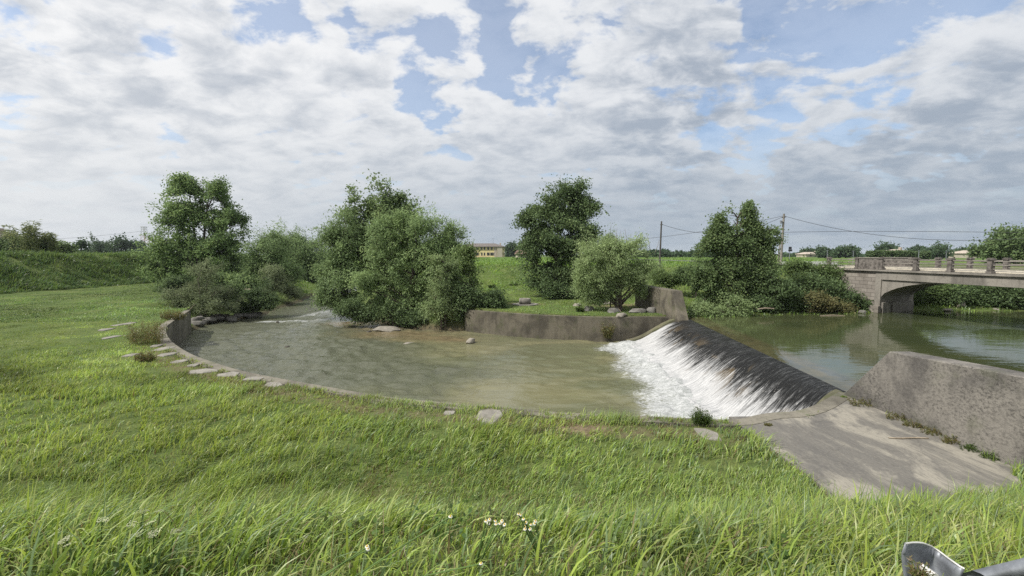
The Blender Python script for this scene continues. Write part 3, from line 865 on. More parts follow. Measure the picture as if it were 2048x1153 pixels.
# twin poplar on the left bank
put_tree('poplar_tree', 'tall twin-topped poplar on the left bank with sky showing through its crown', 'tree', 402, 62,
         [(368, 400, 36, 48), (345, 440, 32, 50), (385, 455, 40, 60), (430, 420, 28, 56, 1), (460, 462, 30, 48, 1), (440, 500, 50, 50), (345, 500, 42, 48), (395, 535, 95, 34), (365, 375, 22, 24), (432, 380, 14, 20), (350, 550, 50, 26), (450, 550, 46, 26), (320, 520, 26, 30)],
         M['l_poplar'], M['bark'], ext=1.02, ntw=1350, lpt=46, ll=0.25, lw=0.20, trunk_r=0.26, droop=0.1, spread=0.36, cz=1.5, per=8, seed=11, trunks=2, gap=0.32, gapscale=1.6, upr=0.9, trunk_top=0.8, shell=0.2, limbs=4, twig_r=0.03)
put_tree('willow_shrub', 'grey-leaved willow shrub at the end of the curved wall on the left', 'shrub', 402, 41,
         [(400, 560, 34, 32), (388, 600, 50, 26), (430, 600, 38, 32), (360, 600, 28, 26), (450, 622, 24, 18)],
         M['l_willow_grey'], M['bark_pale'], base_z=0.9, ntw=330, lpt=60, ll=0.20, lw=0.055, trunk_r=0.08, droop=0.1, spread=0.26, seed=12, trunks=3, gap=0.3, gapscale=0.8, shell=0.2, twig_r=0.012)
put_tree('bush', 'low dark bush behind the grey willow shrub, at the left edge of the bank', 'shrub', 325, 52,
         [(330, 585, 30, 14), (352, 575, 24, 18), (310, 592, 18, 10)], M['l_shrub'], M['bark'], ntw=150, lpt=60, ll=0.22, lw=0.12, trunk_r=0.06, spread=0.3, seed=13, trunks=3, shell=0.1)
put_tree('bush', 'dark bush hanging over the rocks on the left bank', 'shrub', 500, 44,
         [(480, 610, 36, 22), (520, 600, 34, 22), (545, 606, 22, 16), (465, 590, 26, 18)], M['l_shrub'], M['bark'], base_z=0.7, ntw=260, lpt=60, ll=0.2, lw=0.11, trunk_r=0.07, spread=0.3, seed=14, trunks=3, shell=0.1, tint0=-0.18)
put_tree('bush', 'bright green bramble bush under the twin poplar', 'shrub', 478, 54,
         [(470, 562, 34, 14), (500, 568, 26, 12), (440, 560, 20, 12)], M['l_shrub'], M['bark'], ntw=130, lpt=55, ll=0.26, lw=0.16, trunk_r=0.05, spread=0.32, tint0=0.2, seed=15, trunks=3, shell=0.1)
put_tree('willow_tree', 'grey-green willow over the water to the right of the twin poplar', 'tree', 545, 62,
         [(540, 500, 42, 40), (520, 530, 40, 36), (565, 545, 36, 42), (545, 480, 28, 26), (505, 560, 32, 28), (570, 580, 34, 24)],
         M['l_willow'], M['bark'], base_z=0.8, ntw=750, lpt=50, ll=0.28, lw=0.10, trunk_r=0.22, droop=0.45, spread=0.42, seed=16, trunks=2, gap=0.25, shell=0.25, twig_droop=0.2, cz=1.35)
put_tree('willow_shrub', 'small silvery willow shrub leaning over the stream below the far willows', 'shrub', 545, 55,
         [(548, 560, 26, 22), (530, 580, 26, 20), (575, 585, 22, 18)], M['l_willow_grey'], M['bark'], base_z=0.5, ntw=170, lpt=55, ll=0.24, lw=0.08, trunk_r=0.08, droop=0.3, spread=0.32, seed=17, trunks=2, shell=0.2)
put_tree('willow_tree', 'farthest willow closing off the stream bend behind the others', 'tree', 605, 84,
         [(590, 505, 42, 38), (625, 510, 34, 40), (605, 545, 52, 44), (640, 540, 26, 40), (590, 480, 22, 20)], M['l_willow'], M['bark'], base_z=0.8, ntw=800, lpt=45, ll=0.36, lw=0.14, trunk_r=0.25, droop=0.4, spread=0.55, seed=18, trunks=2, gap=0.2, shell=0.25, twig_droop=0.2, tint0=-0.12, cz=1.35)
# middle clump on the island
put_tree('poplar_tree', 'fresh green poplar rising behind the big willow on the island', 'tree', 765, 46,
         [(725, 420, 38, 40), (770, 410, 36, 38), (810, 420, 32, 42), (740, 460, 48, 46), (790, 470, 48, 50), (705, 480, 34, 40), (760, 520, 60, 50)],
         M['l_poplar_fresh'], M['bark'], cz=1.3, ntw=700, lpt=46, ll=0.26, lw=0.18, trunk_r=0.24, droop=0.1, spread=0.36, seed=21, trunks=2, gap=0.25, gapscale=1.3, upr=0.7, trunk_top=0.75, shell=0.3)
put_tree('willow_tree', 'dark willow drooping over the stream at the left end of the island', 'tree', 690, 43,
         [(668, 500, 32, 46), (690, 470, 36, 40), (660, 555, 28, 40), (690, 560, 44, 48), (655, 585, 22, 26), (700, 610, 34, 26)],
         M['l_willow'], M['bark'], base_z=0.6, ntw=640, lpt=52, ll=0.26, lw=0.085, trunk_r=0.2, droop=0.5, spread=0.34, seed=22, trunks=2, gap=0.2, shell=0.3, twig_droop=0.25, tint0=-0.16, cz=1.35)
put_tree('willow_tree', 'big round silver-green willow on the island bank above the gravel bar', 'tree', 820, 39.5,
         [(800, 460, 46, 40), (850, 470, 52, 44), (770, 510, 48, 46), (830, 540, 60, 50), (885, 510, 46, 46), (760, 570, 44, 38), (815, 600, 54, 36), (900, 560, 40, 44), (912, 480, 22, 26), (865, 610, 40, 36)],
         M['l_willow'], M['bark'], base_z=0.9, ntw=1150, lpt=56, ll=0.24, lw=0.078, trunk_r=0.28, droop=0.5, spread=0.31, seed=23, trunks=3, gap=0.25, gapscale=1.0, shell=0.35, twig_droop=0.2, tint0=0.14, limbs=3, cz=1.35)
put_tree('willow_tree', 'slim young willow at the water edge right of the big willow', 'tree', 885, 36.6,
         [(888, 535, 24, 30), (880, 580, 28, 34), (900, 610, 30, 26), (868, 625, 26, 22)], M['l_willow_pale'], M['bark'], base_z=0.4, ntw=260, lpt=55, ll=0.2, lw=0.06, trunk_r=0.09, droop=0.4, spread=0.25, seed=24, trunks=2, gap=0.25, gapscale=0.8, shell=0.3, twig_droop=0.15)
put_tree('poplar_tree', 'slender yellow-green poplar sapling at the left end of the far wall', 'tree', 940, 37.3,
         [(935, 505, 15, 22), (942, 540, 18, 26), (938, 580, 20, 26)], M['l_bright'], M['bark'], ntw=150, lpt=38, ll=0.17, lw=0.13, trunk_r=0.06, droop=0.1, spread=0.24, seed=25, gap=0.3, gapscale=0.8, upr=0.8, trunk_top=0.9, shell=0.1, tint0=-0.08)
put_tree('elder_bush', 'dark green elder bush leaning over the left end of the far wall', 'shrub', 952, 36.8,
         [(955, 600, 30, 26), (925, 615, 26, 30), (985, 606, 22, 16), (940, 640, 26, 14), (915, 570, 18, 30)], M['l_shrub'], M['bark'], base_z=0.8, ntw=330, lpt=55, ll=0.18, lw=0.11, trunk_r=0.07, spread=0.27, seed=26, trunks=3, shell=0.2, tint0=-0.08)
put_tree('bush', 'dark bush shading the water edge below the big willow', 'shrub', 790, 38.2,
         [(740, 628, 40, 16), (800, 636, 44, 16), (850, 642, 34, 16), (700, 618, 26, 16)], M['l_dark'], M['bark'], base_z=0.2, ntw=330, lpt=55, ll=0.2, lw=0.09, trunk_r=0.06, spread=0.28, seed=27, trunks=4, shell=0.1)
put_tree('bush', 'small bright bush on the lawn beside the wall corner', 'shrub', 975, 37.5,
         [(972, 618, 14, 9), (990, 616, 10, 7)], M['l_bright'], M['bark'], ntw=60, lpt=45, ll=0.13, lw=0.07, trunk_r=0.03, spread=0.18, seed=28, trunks=3, shell=0.1, tint0=-0.1)
# dark round tree
put_tree('broadleaf_tree', 'dense dark green broadleaf tree standing alone on the far lawn', 'tree', 1112, 47.5,
         [(1125, 400, 48, 34), (1155, 425, 38, 34), (1075, 440, 34, 32), (1110, 460, 58, 48), (1160, 470, 38, 38), (1090, 510, 48, 46), (1145, 520, 42, 46), (1110, 555, 46, 34), (1065, 480, 20, 24), (1150, 385, 24, 22)],
         M['l_dark'], M['bark'], ntw=950, lpt=74, ll=0.205, lw=0.155, trunk_r=0.3, droop=0.2, spread=0.35, seed=31, gap=0.28, gapscale=1.2, upr=0.5, shell=0.4, tint0=0.05)
put_tree('bush', 'dark bush at the foot of the lone broadleaf tree', 'shrub', 1125, 44.5,
         [(1112, 580, 34, 12), (1140, 588, 22, 10), (1095, 575, 20, 14)], M['l_dark'], M['bark'], ntw=150, lpt=50, ll=0.2, lw=0.13, trunk_r=0.05, spread=0.28, seed=32, trunks=3, shell=0.1)
# willow bush by the wing wall
wbush = put_tree('willow_bush', 'light grey-green willow bush on the boulders above the far end of the wall', 'tree', 1238, 35.3,
         [(1235, 512, 52, 44), (1240, 535, 52, 34), (1180, 520, 34, 34), (1225, 520, 46, 40), (1275, 520, 42, 38), (1250, 550, 54, 30), (1188, 562, 36, 28), (1300, 530, 22, 34), (1196, 588, 30, 18), (1176, 572, 28, 26), (1275, 575, 30, 20), (1163, 545, 20, 30), (1292, 562, 24, 20)],
         M['l_willow_pale'], M['bark'], ntw=900, lpt=52, ll=0.19, lw=0.055, trunk_r=0.17, droop=0.2, spread=0.26, seed=33, cz=1.1, tint0=0.12, trunks=2, gap=0.34, gapscale=0.8, shell=0.3)
mb = MB()
for px0, py0, px1, py1 in [(1245, 500, 1240, 462), (1252, 500, 1250, 458), (1258, 505, 1262, 468), (1236, 505, 1232, 470), (1300, 500, 1292, 466), (1310, 505, 1318, 480), (1228, 500, 1234, 455)]:
    p0_ = D(px0, py0, 35.4); p1_ = D(px1, py1, 35.6); pm_ = [(p0_[i_] + p1_[i_]) / 2 + (0.06 if i_ == 0 else 0) for i_ in range(3)]
    mb = MB(); mb.tube([tuple(c_ - l_ for c_, l_ in zip(q_, wbush.location)) for q_ in (p0_, pm_, p1_)], [0.022, 0.016, 0.008], 4); mb.build('bare_shoot', M['bark_pale'], wbush)

put_tree('willow_sapling', 'thin sparse sapling sticking up above the light willow bush', 'tree', 1222, 36.5,
         [(1220, 475, 13, 24), (1216, 500, 16, 26)], M['l_willow_pale'], M['bark_pale'], ntw=70, lpt=22, ll=0.14, lw=0.05, trunk_r=0.05, droop=0.1, spread=0.22, seed=34, upr=0.9, trunk_top=0.95, shell=0.1)
# poplar on the right
put_tree('poplar_tree', 'pointed poplar on the right bank above the pool, left of the taller pole', 'tree', 1472, 35.5,
         [(1496, 430, 9, 36), (1497, 432, 8, 34), (1502, 412, 6, 22), (1496, 440, 12, 28), (1462, 435, 9, 32), (1463, 440, 9, 30), (1436, 458, 7, 26), (1438, 462, 7, 22), (1548, 455, 9, 14), (1420, 480, 10, 16), (1440, 470, 16, 30), (1480, 475, 32, 40), (1515, 470, 26, 34), (1530, 495, 24, 26), (1425, 495, 20, 22), (1470, 525, 60, 36), (1410, 540, 28, 24), (1520, 540, 36, 34), (1460, 580, 66, 34), (1440, 455, 8, 20), (1430, 600, 44, 22), (1500, 598, 46, 26), (1415, 570, 30, 24)],
         M['l_poplar_fresh'], M['bark'], cz=1.5, per=8, ext=1.05, ntw=1350, lpt=48, ll=0.16, lw=0.125, trunk_r=0.2, droop=0.05, spread=0.25, seed=41, gap=0.27, gapscale=1.0, upr=0.9, trunk_top=0.8, shell=0.25, tint0=-0.08)
for k, (lab, px, y, sp, lf, ti) in enumerate([
    ('pale-leaved bush at the water edge under the pointed poplar', 1470, 32.4, [(1468, 616, 28, 20), (1435, 625, 24, 14), (1400, 622, 22, 14), (1490, 626, 20, 14)], 'l_willow_pale', -0.1),
    ('dark bush overhanging the pool between the poplar and the bramble bank', 1555, 34.5, [(1545, 580, 36, 34), (1580, 600, 34, 24), (1530, 610, 30, 22)], 'l_shrub', -0.18),
    ('bright green shrub at the top of the bank left of the bridge', 1635, 38.5, [(1630, 548, 40, 20), (1652, 545, 22, 14), (1600, 545, 26, 18), (1590, 530, 24, 12)], 'l_bright', -0.16),
    ('broad bramble bush covering the bank beside the bridge abutment', 1670, 36, [(1630, 575, 42, 28), (1664, 578, 28, 26), (1600, 585, 32, 28), (1662, 600, 36, 18), (1690, 600, 16, 14)], 'l_shrub', 0.0),
    ('trailing dark creeper bush against the masonry abutment', 1722, 35.2, [(1712, 606, 16, 14), (1730, 614, 12, 9), (1692, 614, 24, 11)], 'l_shrub', -0.2),
    ('straggly dry-looking bush near the waterline left of the bridge', 1635, 34.2, [(1625, 606, 36, 14), (1660, 614, 30, 10), (1690, 618, 26, 8)], 'l_dry', -0.15),
    ('small bright shrub behind the far wing wall', 1335, 42, [(1335, 560, 14, 12), (1355, 556, 16, 12), (1320, 552, 14, 14)], 'l_bright', -0.1),
    ('dark green bush on the slope left of the pointed poplar', 1390, 41, [(1390, 556, 24, 18), (1370, 550, 18, 16), (1405, 535, 14, 22)], 'l_shrub', 0.05)]):
    put_tree('bush', lab, 'shrub', px, y, sp, M[lf], M['bark'], base_z=None if y > 34 else 1.7, ntw=300 if k in (1, 3) else 190, lpt=52, ll=0.17, lw=0.10, trunk_r=0.05, spread=0.25, seed=50 + k, trunks=3, gap=0.25, gapscale=0.8, shell=0.25, tint0=ti)
# under and beyond the bridge
for k, (lab, px, y, sp, lf, ti) in enumerate([
    ('green reedy bush seen under the arch, next to the pier', 1850, 37, [(1850, 590, 36, 20), (1820, 598, 26, 14), (1885, 580, 34, 20)], 'l_bright', -0.2),
    ('leafy bush under the middle of the bridge span', 1935, 36.6, [(1935, 586, 34, 20), (1970, 584, 30, 20), (1905, 592, 28, 18)], 'l_shrub', 0.1),
    ('dark bush in the shade under the right part of the bridge', 2020, 36, [(2010, 590, 34, 24), (2045, 590, 34, 26)], 'l_dark', 0.0)]):
    put_tree('bush', lab, 'shrub', px, y, sp, M[lf], M['bark'], base_z=1.9, ntw=220, lpt=52, ll=0.22, lw=0.11, trunk_r=0.05, spread=0.3, seed=70 + k, trunks=3, shell=0.2, tint0=ti)
put_tree('broadleaf_tree', 'broad dark tree behind the bridge railing at the right edge', 'tree', 2025, 62,
         [(2025, 490, 44, 26), (2060, 485, 44, 28), (1985, 500, 32, 20), (2040, 515, 60, 20)], M['l_dark'], M['bark'], ntw=520, lpt=44, ll=0.34, lw=0.24, trunk_r=0.25, spread=0.5, seed=75, shell=0.3, gap=0.2, tint0=0.15)

# distant trees
FAR = [
    ('broad dark tree behind the field left of the twin poplar', 222, 230, [(222, 490, 34, 14), (205, 494, 22, 10), (245, 492, 20, 11)]),
    ('small dark tree beside the lattice pylon', 276, 260, [(276, 497, 13, 8)]),
    ('thin pale spindly tree on the left levee field', 166, 130, [(166, 490, 7, 14), (158, 496, 8, 9)]),
    ('cypress-like tree behind the yellow building', 1026, 300, [(1022, 500, 9, 12), (1034, 498, 8, 11)]),
    ('poplar row tree right of the yellow building', 1046, 310, [(1046, 500, 9, 11), (1056, 503, 8, 9)]),
    ('small tree above the left end of the bridge railing', 1652, 200, [(1652, 505, 12, 10)]),
    ('pair of round trees behind the bridge parapet', 1692, 190, [(1684, 505, 14, 10), (1702, 503, 13, 12)]),
    ('domed tree rising over the clipped hedge', 1774, 210, [(1774, 503, 18, 9)]),
    ('small tree behind the right part of the hedge', 1834, 210, [(1834, 506, 14, 8)]),
    ('tall spreading tree right of the hedge', 1875, 150, [(1875, 500, 20, 12), (1868, 507, 26, 10), (1886, 506, 18, 10)]),
    ('low round tree right of the tall spreading tree', 1914, 200, [(1914, 509, 18, 7)]),
    ('small dark tree left of the right edge tree', 1940, 210, [(1938, 507, 12, 8), (1952, 506, 9, 8)]),
    ('tiny round tree far beyond the left end of the railing', 1617, 320, [(1617, 507, 9, 5)])]
for k, (lab, px, y, sp) in enumerate(FAR):
    b = D(px, 512, y)
    tree('tree', lab, 'tree', (b[0], y, 4.9), [(a0, b0, c0, d0, d0, f0) for a0, b0, c0, d0, e0, f0 in lobes_px((b[0], y, 4.9), y, sp)], M['l_far'], M['bark'], ntw=170 if k != 2 else 60, lpt=26 if k != 2 else 14,
         ll=0.0042 * y, lw=0.003 * y, trunk_r=0.0012 * y, spread=0.0042 * y, seed=90 + k, shell=0.2, gapscale=y / 70, twig_r=0.0002 * y, group='distant trees along the plain')

def wood_mass(name, label, segs, seed, leaf, size):
    """far-off belt of trees that reads as one mass: one 'stuff' object"""
    rg = np.random.default_rng(seed); cs = []
    for (px0, px1, top, bot, y, nn) in segs:
        px = rg.uniform(px0, px1, nn); tp = top + 3.5 * vnoise(px, px * 0, 14, seed) + 2.0 * vnoise(px, px * 0, 5, seed + 1)
        py = tp + (bot - tp) * rg.uniform(0, 1, nn) ** 1.3
        yy = y + rg.uniform(-0.06, 0.06, nn) * y
        for a, b_, c_ in zip(px, py, yy): cs.append(D(a, b_, c_))
    cs = np.array(cs)
    rr = rg
    v, q_ = foliage(cs, rr.normal(0, 1, cs.shape), rr, size, size * 0.75, 0.1)
    tint = np.clip(0.4 + 0.2 * rr.normal(0, 1, len(cs)) + 0.25 * vnoise(cs[:, 0], cs[:, 2], size * 6, 3), 0, 1)
    o = np_mesh(name, v, q_, None, leaf, False, {'tint': np.repeat(tint, 4)})
    return tag(o, label, 'woodland', None, 'stuff')
wood_mass('distant_wood', 'dark belt of far woodland along the horizon', [(1270, 1440, 505, 519, 210, 5200), (1010, 1060, 504, 516, 330, 900), (1560, 1660, 509, 517, 280, 1800), (1640, 1960, 510, 518, 260, 5200), (120, 320, 503, 510, 240, 3600), (560, 1000, 507, 516, 300, 2500), (1960, 2060, 507, 516, 260, 1500)], 5, M['l_far'], 1.5)
# clipped hedge beyond the bridge
hp = [D(p, 514, 120) for p in (1736, 1856)]
rgH = np.random.default_rng(3)
nH = 6000
hx = rgH.uniform(hp[0][0], hp[1][0], nH); hh = 120 + rgH.uniform(-1, 1, nH)
hzv = 4.9 + (D(1736, 502, 120)[2] + 0.25 * vnoise(hx, hx * 0, 3, 2) - 0.6 * sstep(hp[0][0] + 8, hp[1][0], hx) - 4.9) * rgH.uniform(0, 1, nH) ** 0.5
cs = np.stack([hx, hh, hzv], 1)
v, q = foliage(cs, rgH.normal(0, 1, cs.shape), rgH, 0.5, 0.35, 0.1)
hd = np_mesh('hedge', v, q, None, M['l_dark'], False, {'tint': np.repeat(np.clip(rgH.normal(0.35, 0.2, nH), 0, 1), 4)})
tag(hd, 'long clipped dark hedge beyond the bridge parapet', 'hedge')

# bamboo and garden shrubs on the left levee
put_tree('bush', 'dark garden shrub beside the brown-roofed house', 'shrub', 45, 74, [(40, 492, 36, 18), (70, 495, 26, 14), (15, 488, 22, 18)], M['l_shrub'], M['bark'], base_z=5.6, ntw=320, lpt=46, ll=0.34, lw=0.2, trunk_r=0.1, spread=0.45, seed=81, trunks=2, shell=0.2, tint0=-0.15)
put_tree('bush', 'low yellow-green shrub row on the levee right of the bamboo', 'shrub', 120, 80, [(120, 500, 24, 12), (98, 500, 20, 14), (142, 505, 16, 8)], M['l_shrub'], M['bark'], base_z=5.6, ntw=230, lpt=46, ll=0.34, lw=0.2, trunk_r=0.08, spread=0.4, seed=82, trunks=2, shell=0.2, tint0=0.12)
def bamboo(px, y, top, lab, seed, lean):
    rg = np.random.default_rng(seed)
    x = D(px, 500, y)[0]; base = (x, y, hz(x, y) - 0.2); ht = D(px, top, y)[2] - base[2]
    root = empty('bamboo', base, lab, 'bamboo', 'bamboo canes on the left levee')
    P = []
    for k in range(9):
        a = rg.normal(0, 0.35, 2); l = ht * rg.uniform(0.7, 1.0)
        e = np.array([a[0] * 2.5 + lean * l * 0.25, a[1] * 2, l]); m_ = np.array([a[0], a[1], l * 0.75])
        P.append(bez(np.array([[a[0], a[1], 0]]), m_[None], e[None], np.linspace(0, 1, 8))[0])
    P = np.array(P)
    v, q_ = tubes(P, np.linspace(0.035, 0.01, 8)[None].repeat(len(P), 0), 4)
    np_mesh('cane', v, q_, None, M['stem'], True, parent=root)
    cs, ds = [], []
    for p in P:
        for _ in range(150):
            t = rg.uniform(0.25, 1); i0 = min(6, int(t * 7)); c = p[i0] + (p[i0 + 1] - p[i0]) * (t * 7 - i0)
            s = rg.choice([-1, 1]); r = rg.uniform(0.1, 1.0) * (1.15 - t) * 1.0 + 0.1
            cs.append(c + np.array([s * r, rg.normal(0, 0.3), 0.12 * r + rg.normal(0, 0.05)])); ds.append([s * 2.0, 0, 0.0])
    cs, ds = np.array(cs), np.array(ds)
    v, q_ = foliage(cs, ds, rg, 0.55, 0.12, 0.25)
    np_mesh('leaves', v, q_, None, M['l_bamboo'], False, {'tint': np.repeat(np.clip(rg.normal(0.5, 0.2, len(cs)), 0, 1), 4)}, parent=root)
bamboo(62, 72, 440, 'tallest feathery bamboo clump on the left levee', 1, 0.15)
bamboo(98, 74, 462, 'shorter bamboo clump right of the tallest one', 2, 0.2)
bamboo(30, 74, 458, 'bamboo clump nearest the brown roof', 3, 0.0)

# ------------------------------------------------------------------ ROCKS AND FLAT STONES
def rock(name, label, px, py, z, wpx, hpx, m_, seed, group=None, flat=None, sink=0.25):
    g = G(px, py, z); k = g[1] / FPX
    sx, sz = wpx * k * 0.5, max(0.05, hpx * k * 0.55) if flat is None else flat
    bm = bmesh.new(); bmesh.ops.create_icosphere(bm, subdivisions=3, radius=1)
    off = Vector((seed * 3.7, seed * 1.3, 0.5))
    rz = random.Random(seed).uniform(0, PI)
    for v_ in bm.verts:
        n_ = mnoise.noise(v_.co * 0.9 + off) * 0.45 + mnoise.noise(v_.co * 2.3 + off) * 0.16 + mnoise.noise(v_.co * 5 + off) * 0.05
        v_.co *= 1 + n_
        c = v_.co
        # planar facets, as on quarried blocks
        for d in ((0.8, 0.5, 0.3), (-0.7, 0.6, 0.4), (0.1, -0.95, 0.3), (0, 0.1, 1.0), (-0.6, -0.6, 0.5)):
            dv = Vector(d).normalized(); e = c.dot(dv)
            if e > 0.78: c -= dv * (e - 0.78) * 0.85
        v_.co = c
    M_ = (sx, max(sx * 0.7, sz), sz)
    for v_ in bm.verts:
        v_.co = Vector((v_.co.x * M_[0], v_.co.y * M_[1], v_.co.z * M_[2]))
    me = bpy.data.meshes.new(name); bm.to_mesh(me); bm.free()
    for p in me.polygons: p.use_smooth = True
    try: me.set_sharp_from_angle(angle=R(38))
    except Exception: pass
    me.materials.append(m_)
    o = bpy.data.objects.new(name, me); C.objects.link(o)
    o.location = (g[0], g[1], max(g[2], hz(g[0], g[1]) if name == 'boulder' else -9) + sz * (0.5 - sink)); o.rotation_euler = (0.08 * math.sin(seed), 0.08 * math.cos(seed * 2), rz * 0.25)
    return tag(o, label, 'rock', group)

BR = 'boulders along the left bank'
for k, (px, py, z, w, h, m_, lab) in enumerate([
    (392, 653, 0.05, 30, 14, 'rock', 'largest pale slab-like boulder touching the end of the curved wall'),
    (404, 647, 0.15, 18, 9, 'rock', 'grey boulder resting beside the slab at the curved wall end'),
    (391, 641, 0.45, 18, 11, 'rock', 'rounded boulder tucked right behind the curved wall end'),
    (400, 637, 0.6, 15, 8, 'rock', 'small upper boulder in the corner by the curved wall'),
    (419, 641, 0.3, 26, 11, 'rock', 'wide flat-topped boulder in the left part of the bank row'),
    (434, 633, 0.5, 22, 9, 'rock_dark', 'dark boulder under the grey willow shrub'),
    (440, 638, 0.3, 16, 8, 'rock', 'narrow boulder in front of the dark one under the willow shrub'),
    (464, 639, 0.2, 22, 11, 'rock', 'bulky boulder at the waterline in the middle of the bank row'),
    (452, 633, 0.45, 16, 8, 'rock_dark', 'small dark boulder behind the bulky waterline boulder'),
    (475, 633, 0.35, 18, 9, 'rock', 'boulder right behind and right of the bulky waterline boulder'),
    (489, 631, 0.3, 16, 8, 'rock', 'medium boulder left of the pair at the right end of the bank row'),
    (503, 633, 0.15, 24, 11, 'rock', 'front boulder of the pair at the right end of the bank row'),
    (514, 628, 0.3, 17, 7, 'rock', 'rear boulder of the pair at the right end of the bank row')]):
    rock('boulder', lab, px, py, z, w, h, M[m_], 100 + k, BR)
rock('rock', 'lone pale stone on the stream edge right of the boulder row', 537, 620, 0.0, 9, 5, M['rock_pale'], 120)
rock('rock', 'black wet stone breaking the white riffle', 555, 645, 0.0, 7, 4, M['rock_dark'], 121)
rock('rock', 'small brown stone poking out of the middle of the water', 575, 695, 0.0, 11, 5, M['rock_dark'], 122)
rock('rock', 'long pale flat boulder lying on the gravel bar', 774, 660, 0.02, 56, 12, M['rock_pale'], 123)
rock('rock', 'dark flat stone at the left tip of the long pale boulder', 738, 664, 0.0, 12, 4, M['rock_dark'], 124)
rock('rock', 'low pale stone just awash in front of the gravel bar', 817, 688, -0.03, 24, 5, M['rock_pale'], 125)
rock('rock', 'blocky pale rock standing in the water before the far wall', 942, 685, 0.02, 20, 14, M['rock_pale'], 126)
rock('rock', 'rounded boulder at the waterline left of the bridge pier', 1723, 627, 1.8, 17, 10, M['rock'], 127)
rock('rock', 'pale slab of rock leaning on the bank under the bridge', 1920, 610, 2.2, 18, 16, M['rock_pale'], 128)
rock('rock', 'long pale rock lying low under the bridge span', 1896, 621, 1.85, 24, 6, M['rock_pale'], 129)
rock('rock', 'pale stone at the waterline right of the leaning slab', 1992, 620, 1.85, 18, 6, M['rock_pale'], 130)
BW = 'boulders under the willow bush'
for k, (px, py, w, h, m_, lab) in enumerate([
    (1154, 612, 22, 8, 'rock_pale', 'pale tilted slab at the left foot of the willow bush'),
    (1176, 621, 22, 15, 'rock', 'round boulder at the left end of the willow bush rocks'),
    (1226, 625, 28, 15, 'rock', 'boulder just left of the willow bush trunk'),
    (1241, 632, 24, 9, 'rock_pale', 'pale low boulder on the wall edge below the willow trunk'),
    (1276, 626, 40, 15, 'rock', 'wide boulder right of the willow bush trunk'),
    (1303, 625, 30, 17, 'rock', 'blue-grey boulder next to the far wing wall'),
    (1305, 609, 16, 10, 'rock', 'small boulder leaning against the far wing wall'),
    (1282, 609, 34, 8, 'rock_pale', 'pale flat rubble stone behind the willow trunk, on the right'),
    (1216, 608, 36, 8, 'rock_pale', 'pale flat rubble stone behind the willow trunk, on the left'),
    (1086, 583, 14, 7, 'rock', 'grey stone in the grass at the foot of the lone dark tree')]):
    rock('boulder', lab, px, py, 1.85, w, h, M[m_], 140 + k, BW if k < 9 else None)

def flag(label, px, py, wpx, hpx, seed, rot=0.0):
    rd = random.Random(seed)
    a = G(px - wpx / 2, py, LAWN + 0.05); b = G(px + wpx / 2, py, LAWN + 0.05); c = G(px, py - hpx / 2, LAWN); d = G(px, py + hpx / 2, LAWN)
    rx = (b[0] - a[0]) / 2; ry = (c[1] - d[1]) / 2; cx_, cy_ = (a[0] + b[0]) / 2, (c[1] + d[1]) / 2
    pts = []
    n_ = rd.choice([6, 7, 7, 8])
    for i_ in range(n_):
        th = 2 * PI * i_ / n_ + rd.uniform(-0.28, 0.28); rr = rd.uniform(0.74, 1.18)
        u_, w_ = math.cos(th), math.sin(th)
        s_ = 1 / max(abs(u_), abs(w_)) ** 0.55
        pts.append((u_ * rx * rr * s_, w_ * ry * rr * s_))
    top_z = 0.015
    v = [(x, y, -0.2) for x, y in pts] + [(x, y, top_z + rd.uniform(-0.012, 0.012)) for x, y in pts] + [(x * 0.93, y * 0.93, top_z + 0.018 + rd.uniform(-0.01, 0.01)) for x, y in pts]
    f = [tuple(range(n_))[::-1]] + [(i_, (i_ + 1) % n_, n_ + (i_ + 1) % n_, n_ + i_) for i_ in range(n_)] + [(n_ + i_, n_ + (i_ + 1) % n_, 2 * n_ + (i_ + 1) % n_, 2 * n_ + i_) for i_ in range(n_)] + [tuple(range(2 * n_, 3 * n_))]
    mb = MB(); mb.add(v, f); o = mb.build('stone_slab', M['flag'])
    o.location = (cx_, cy_, hz(cx_, cy_) + 0.0)
    FLAGS.append((cx_, cy_, rx, ry))
    return tag(o, label, 'stone slab', 'flat stones set in the grass along the basin wall')
FLAGS = []
for k, (px, py, w, h, lab) in enumerate([
    (978, 838, 52, 32, 'large pale stone slab in the grass at the near basin edge'),
    (1420, 869, 46, 24, 'slanting stone slab beside the corner of the paved area'),
    (897, 826, 26, 9, 'small half-buried slab left of the large near slab'),
    (543, 771, 42, 10, 'right-hand slab of the row along the curved wall'),
    (501, 760, 36, 8, 'narrow slab next before the right end of the row'),
    (452, 752, 44, 9, 'long slab in the middle of the row along the curved wall'),
    (402, 743, 54, 11, 'widest slab of the row along the curved wall'),
    (380, 731, 24, 7, 'small slab just above the widest slab of the row'),
    (353, 723, 28, 8, 'slab second above the widest slab of the row'),
    (326, 711, 30, 8, 'slab beside the dry tuft, nearest the wall bend'),
    (319, 700, 24, 9, 'greyish slab behind the dry tuft'),
    (305, 692, 22, 6, 'upper slab behind the dry tuft, farthest up the row'),
    (256, 712, 32, 7, 'pale slab left of the dry tuft'),
    (215, 676, 16, 8, 'small pale slab alone in the lawn left of the tall weeds'),
    (201, 660, 24, 5, 'thin slab farthest left in the lawn'),
    (243, 650, 26, 8, 'mossy slab on the lawn beside the tall weeds')]):
    flag(lab, px, py, w, h, 200 + k)

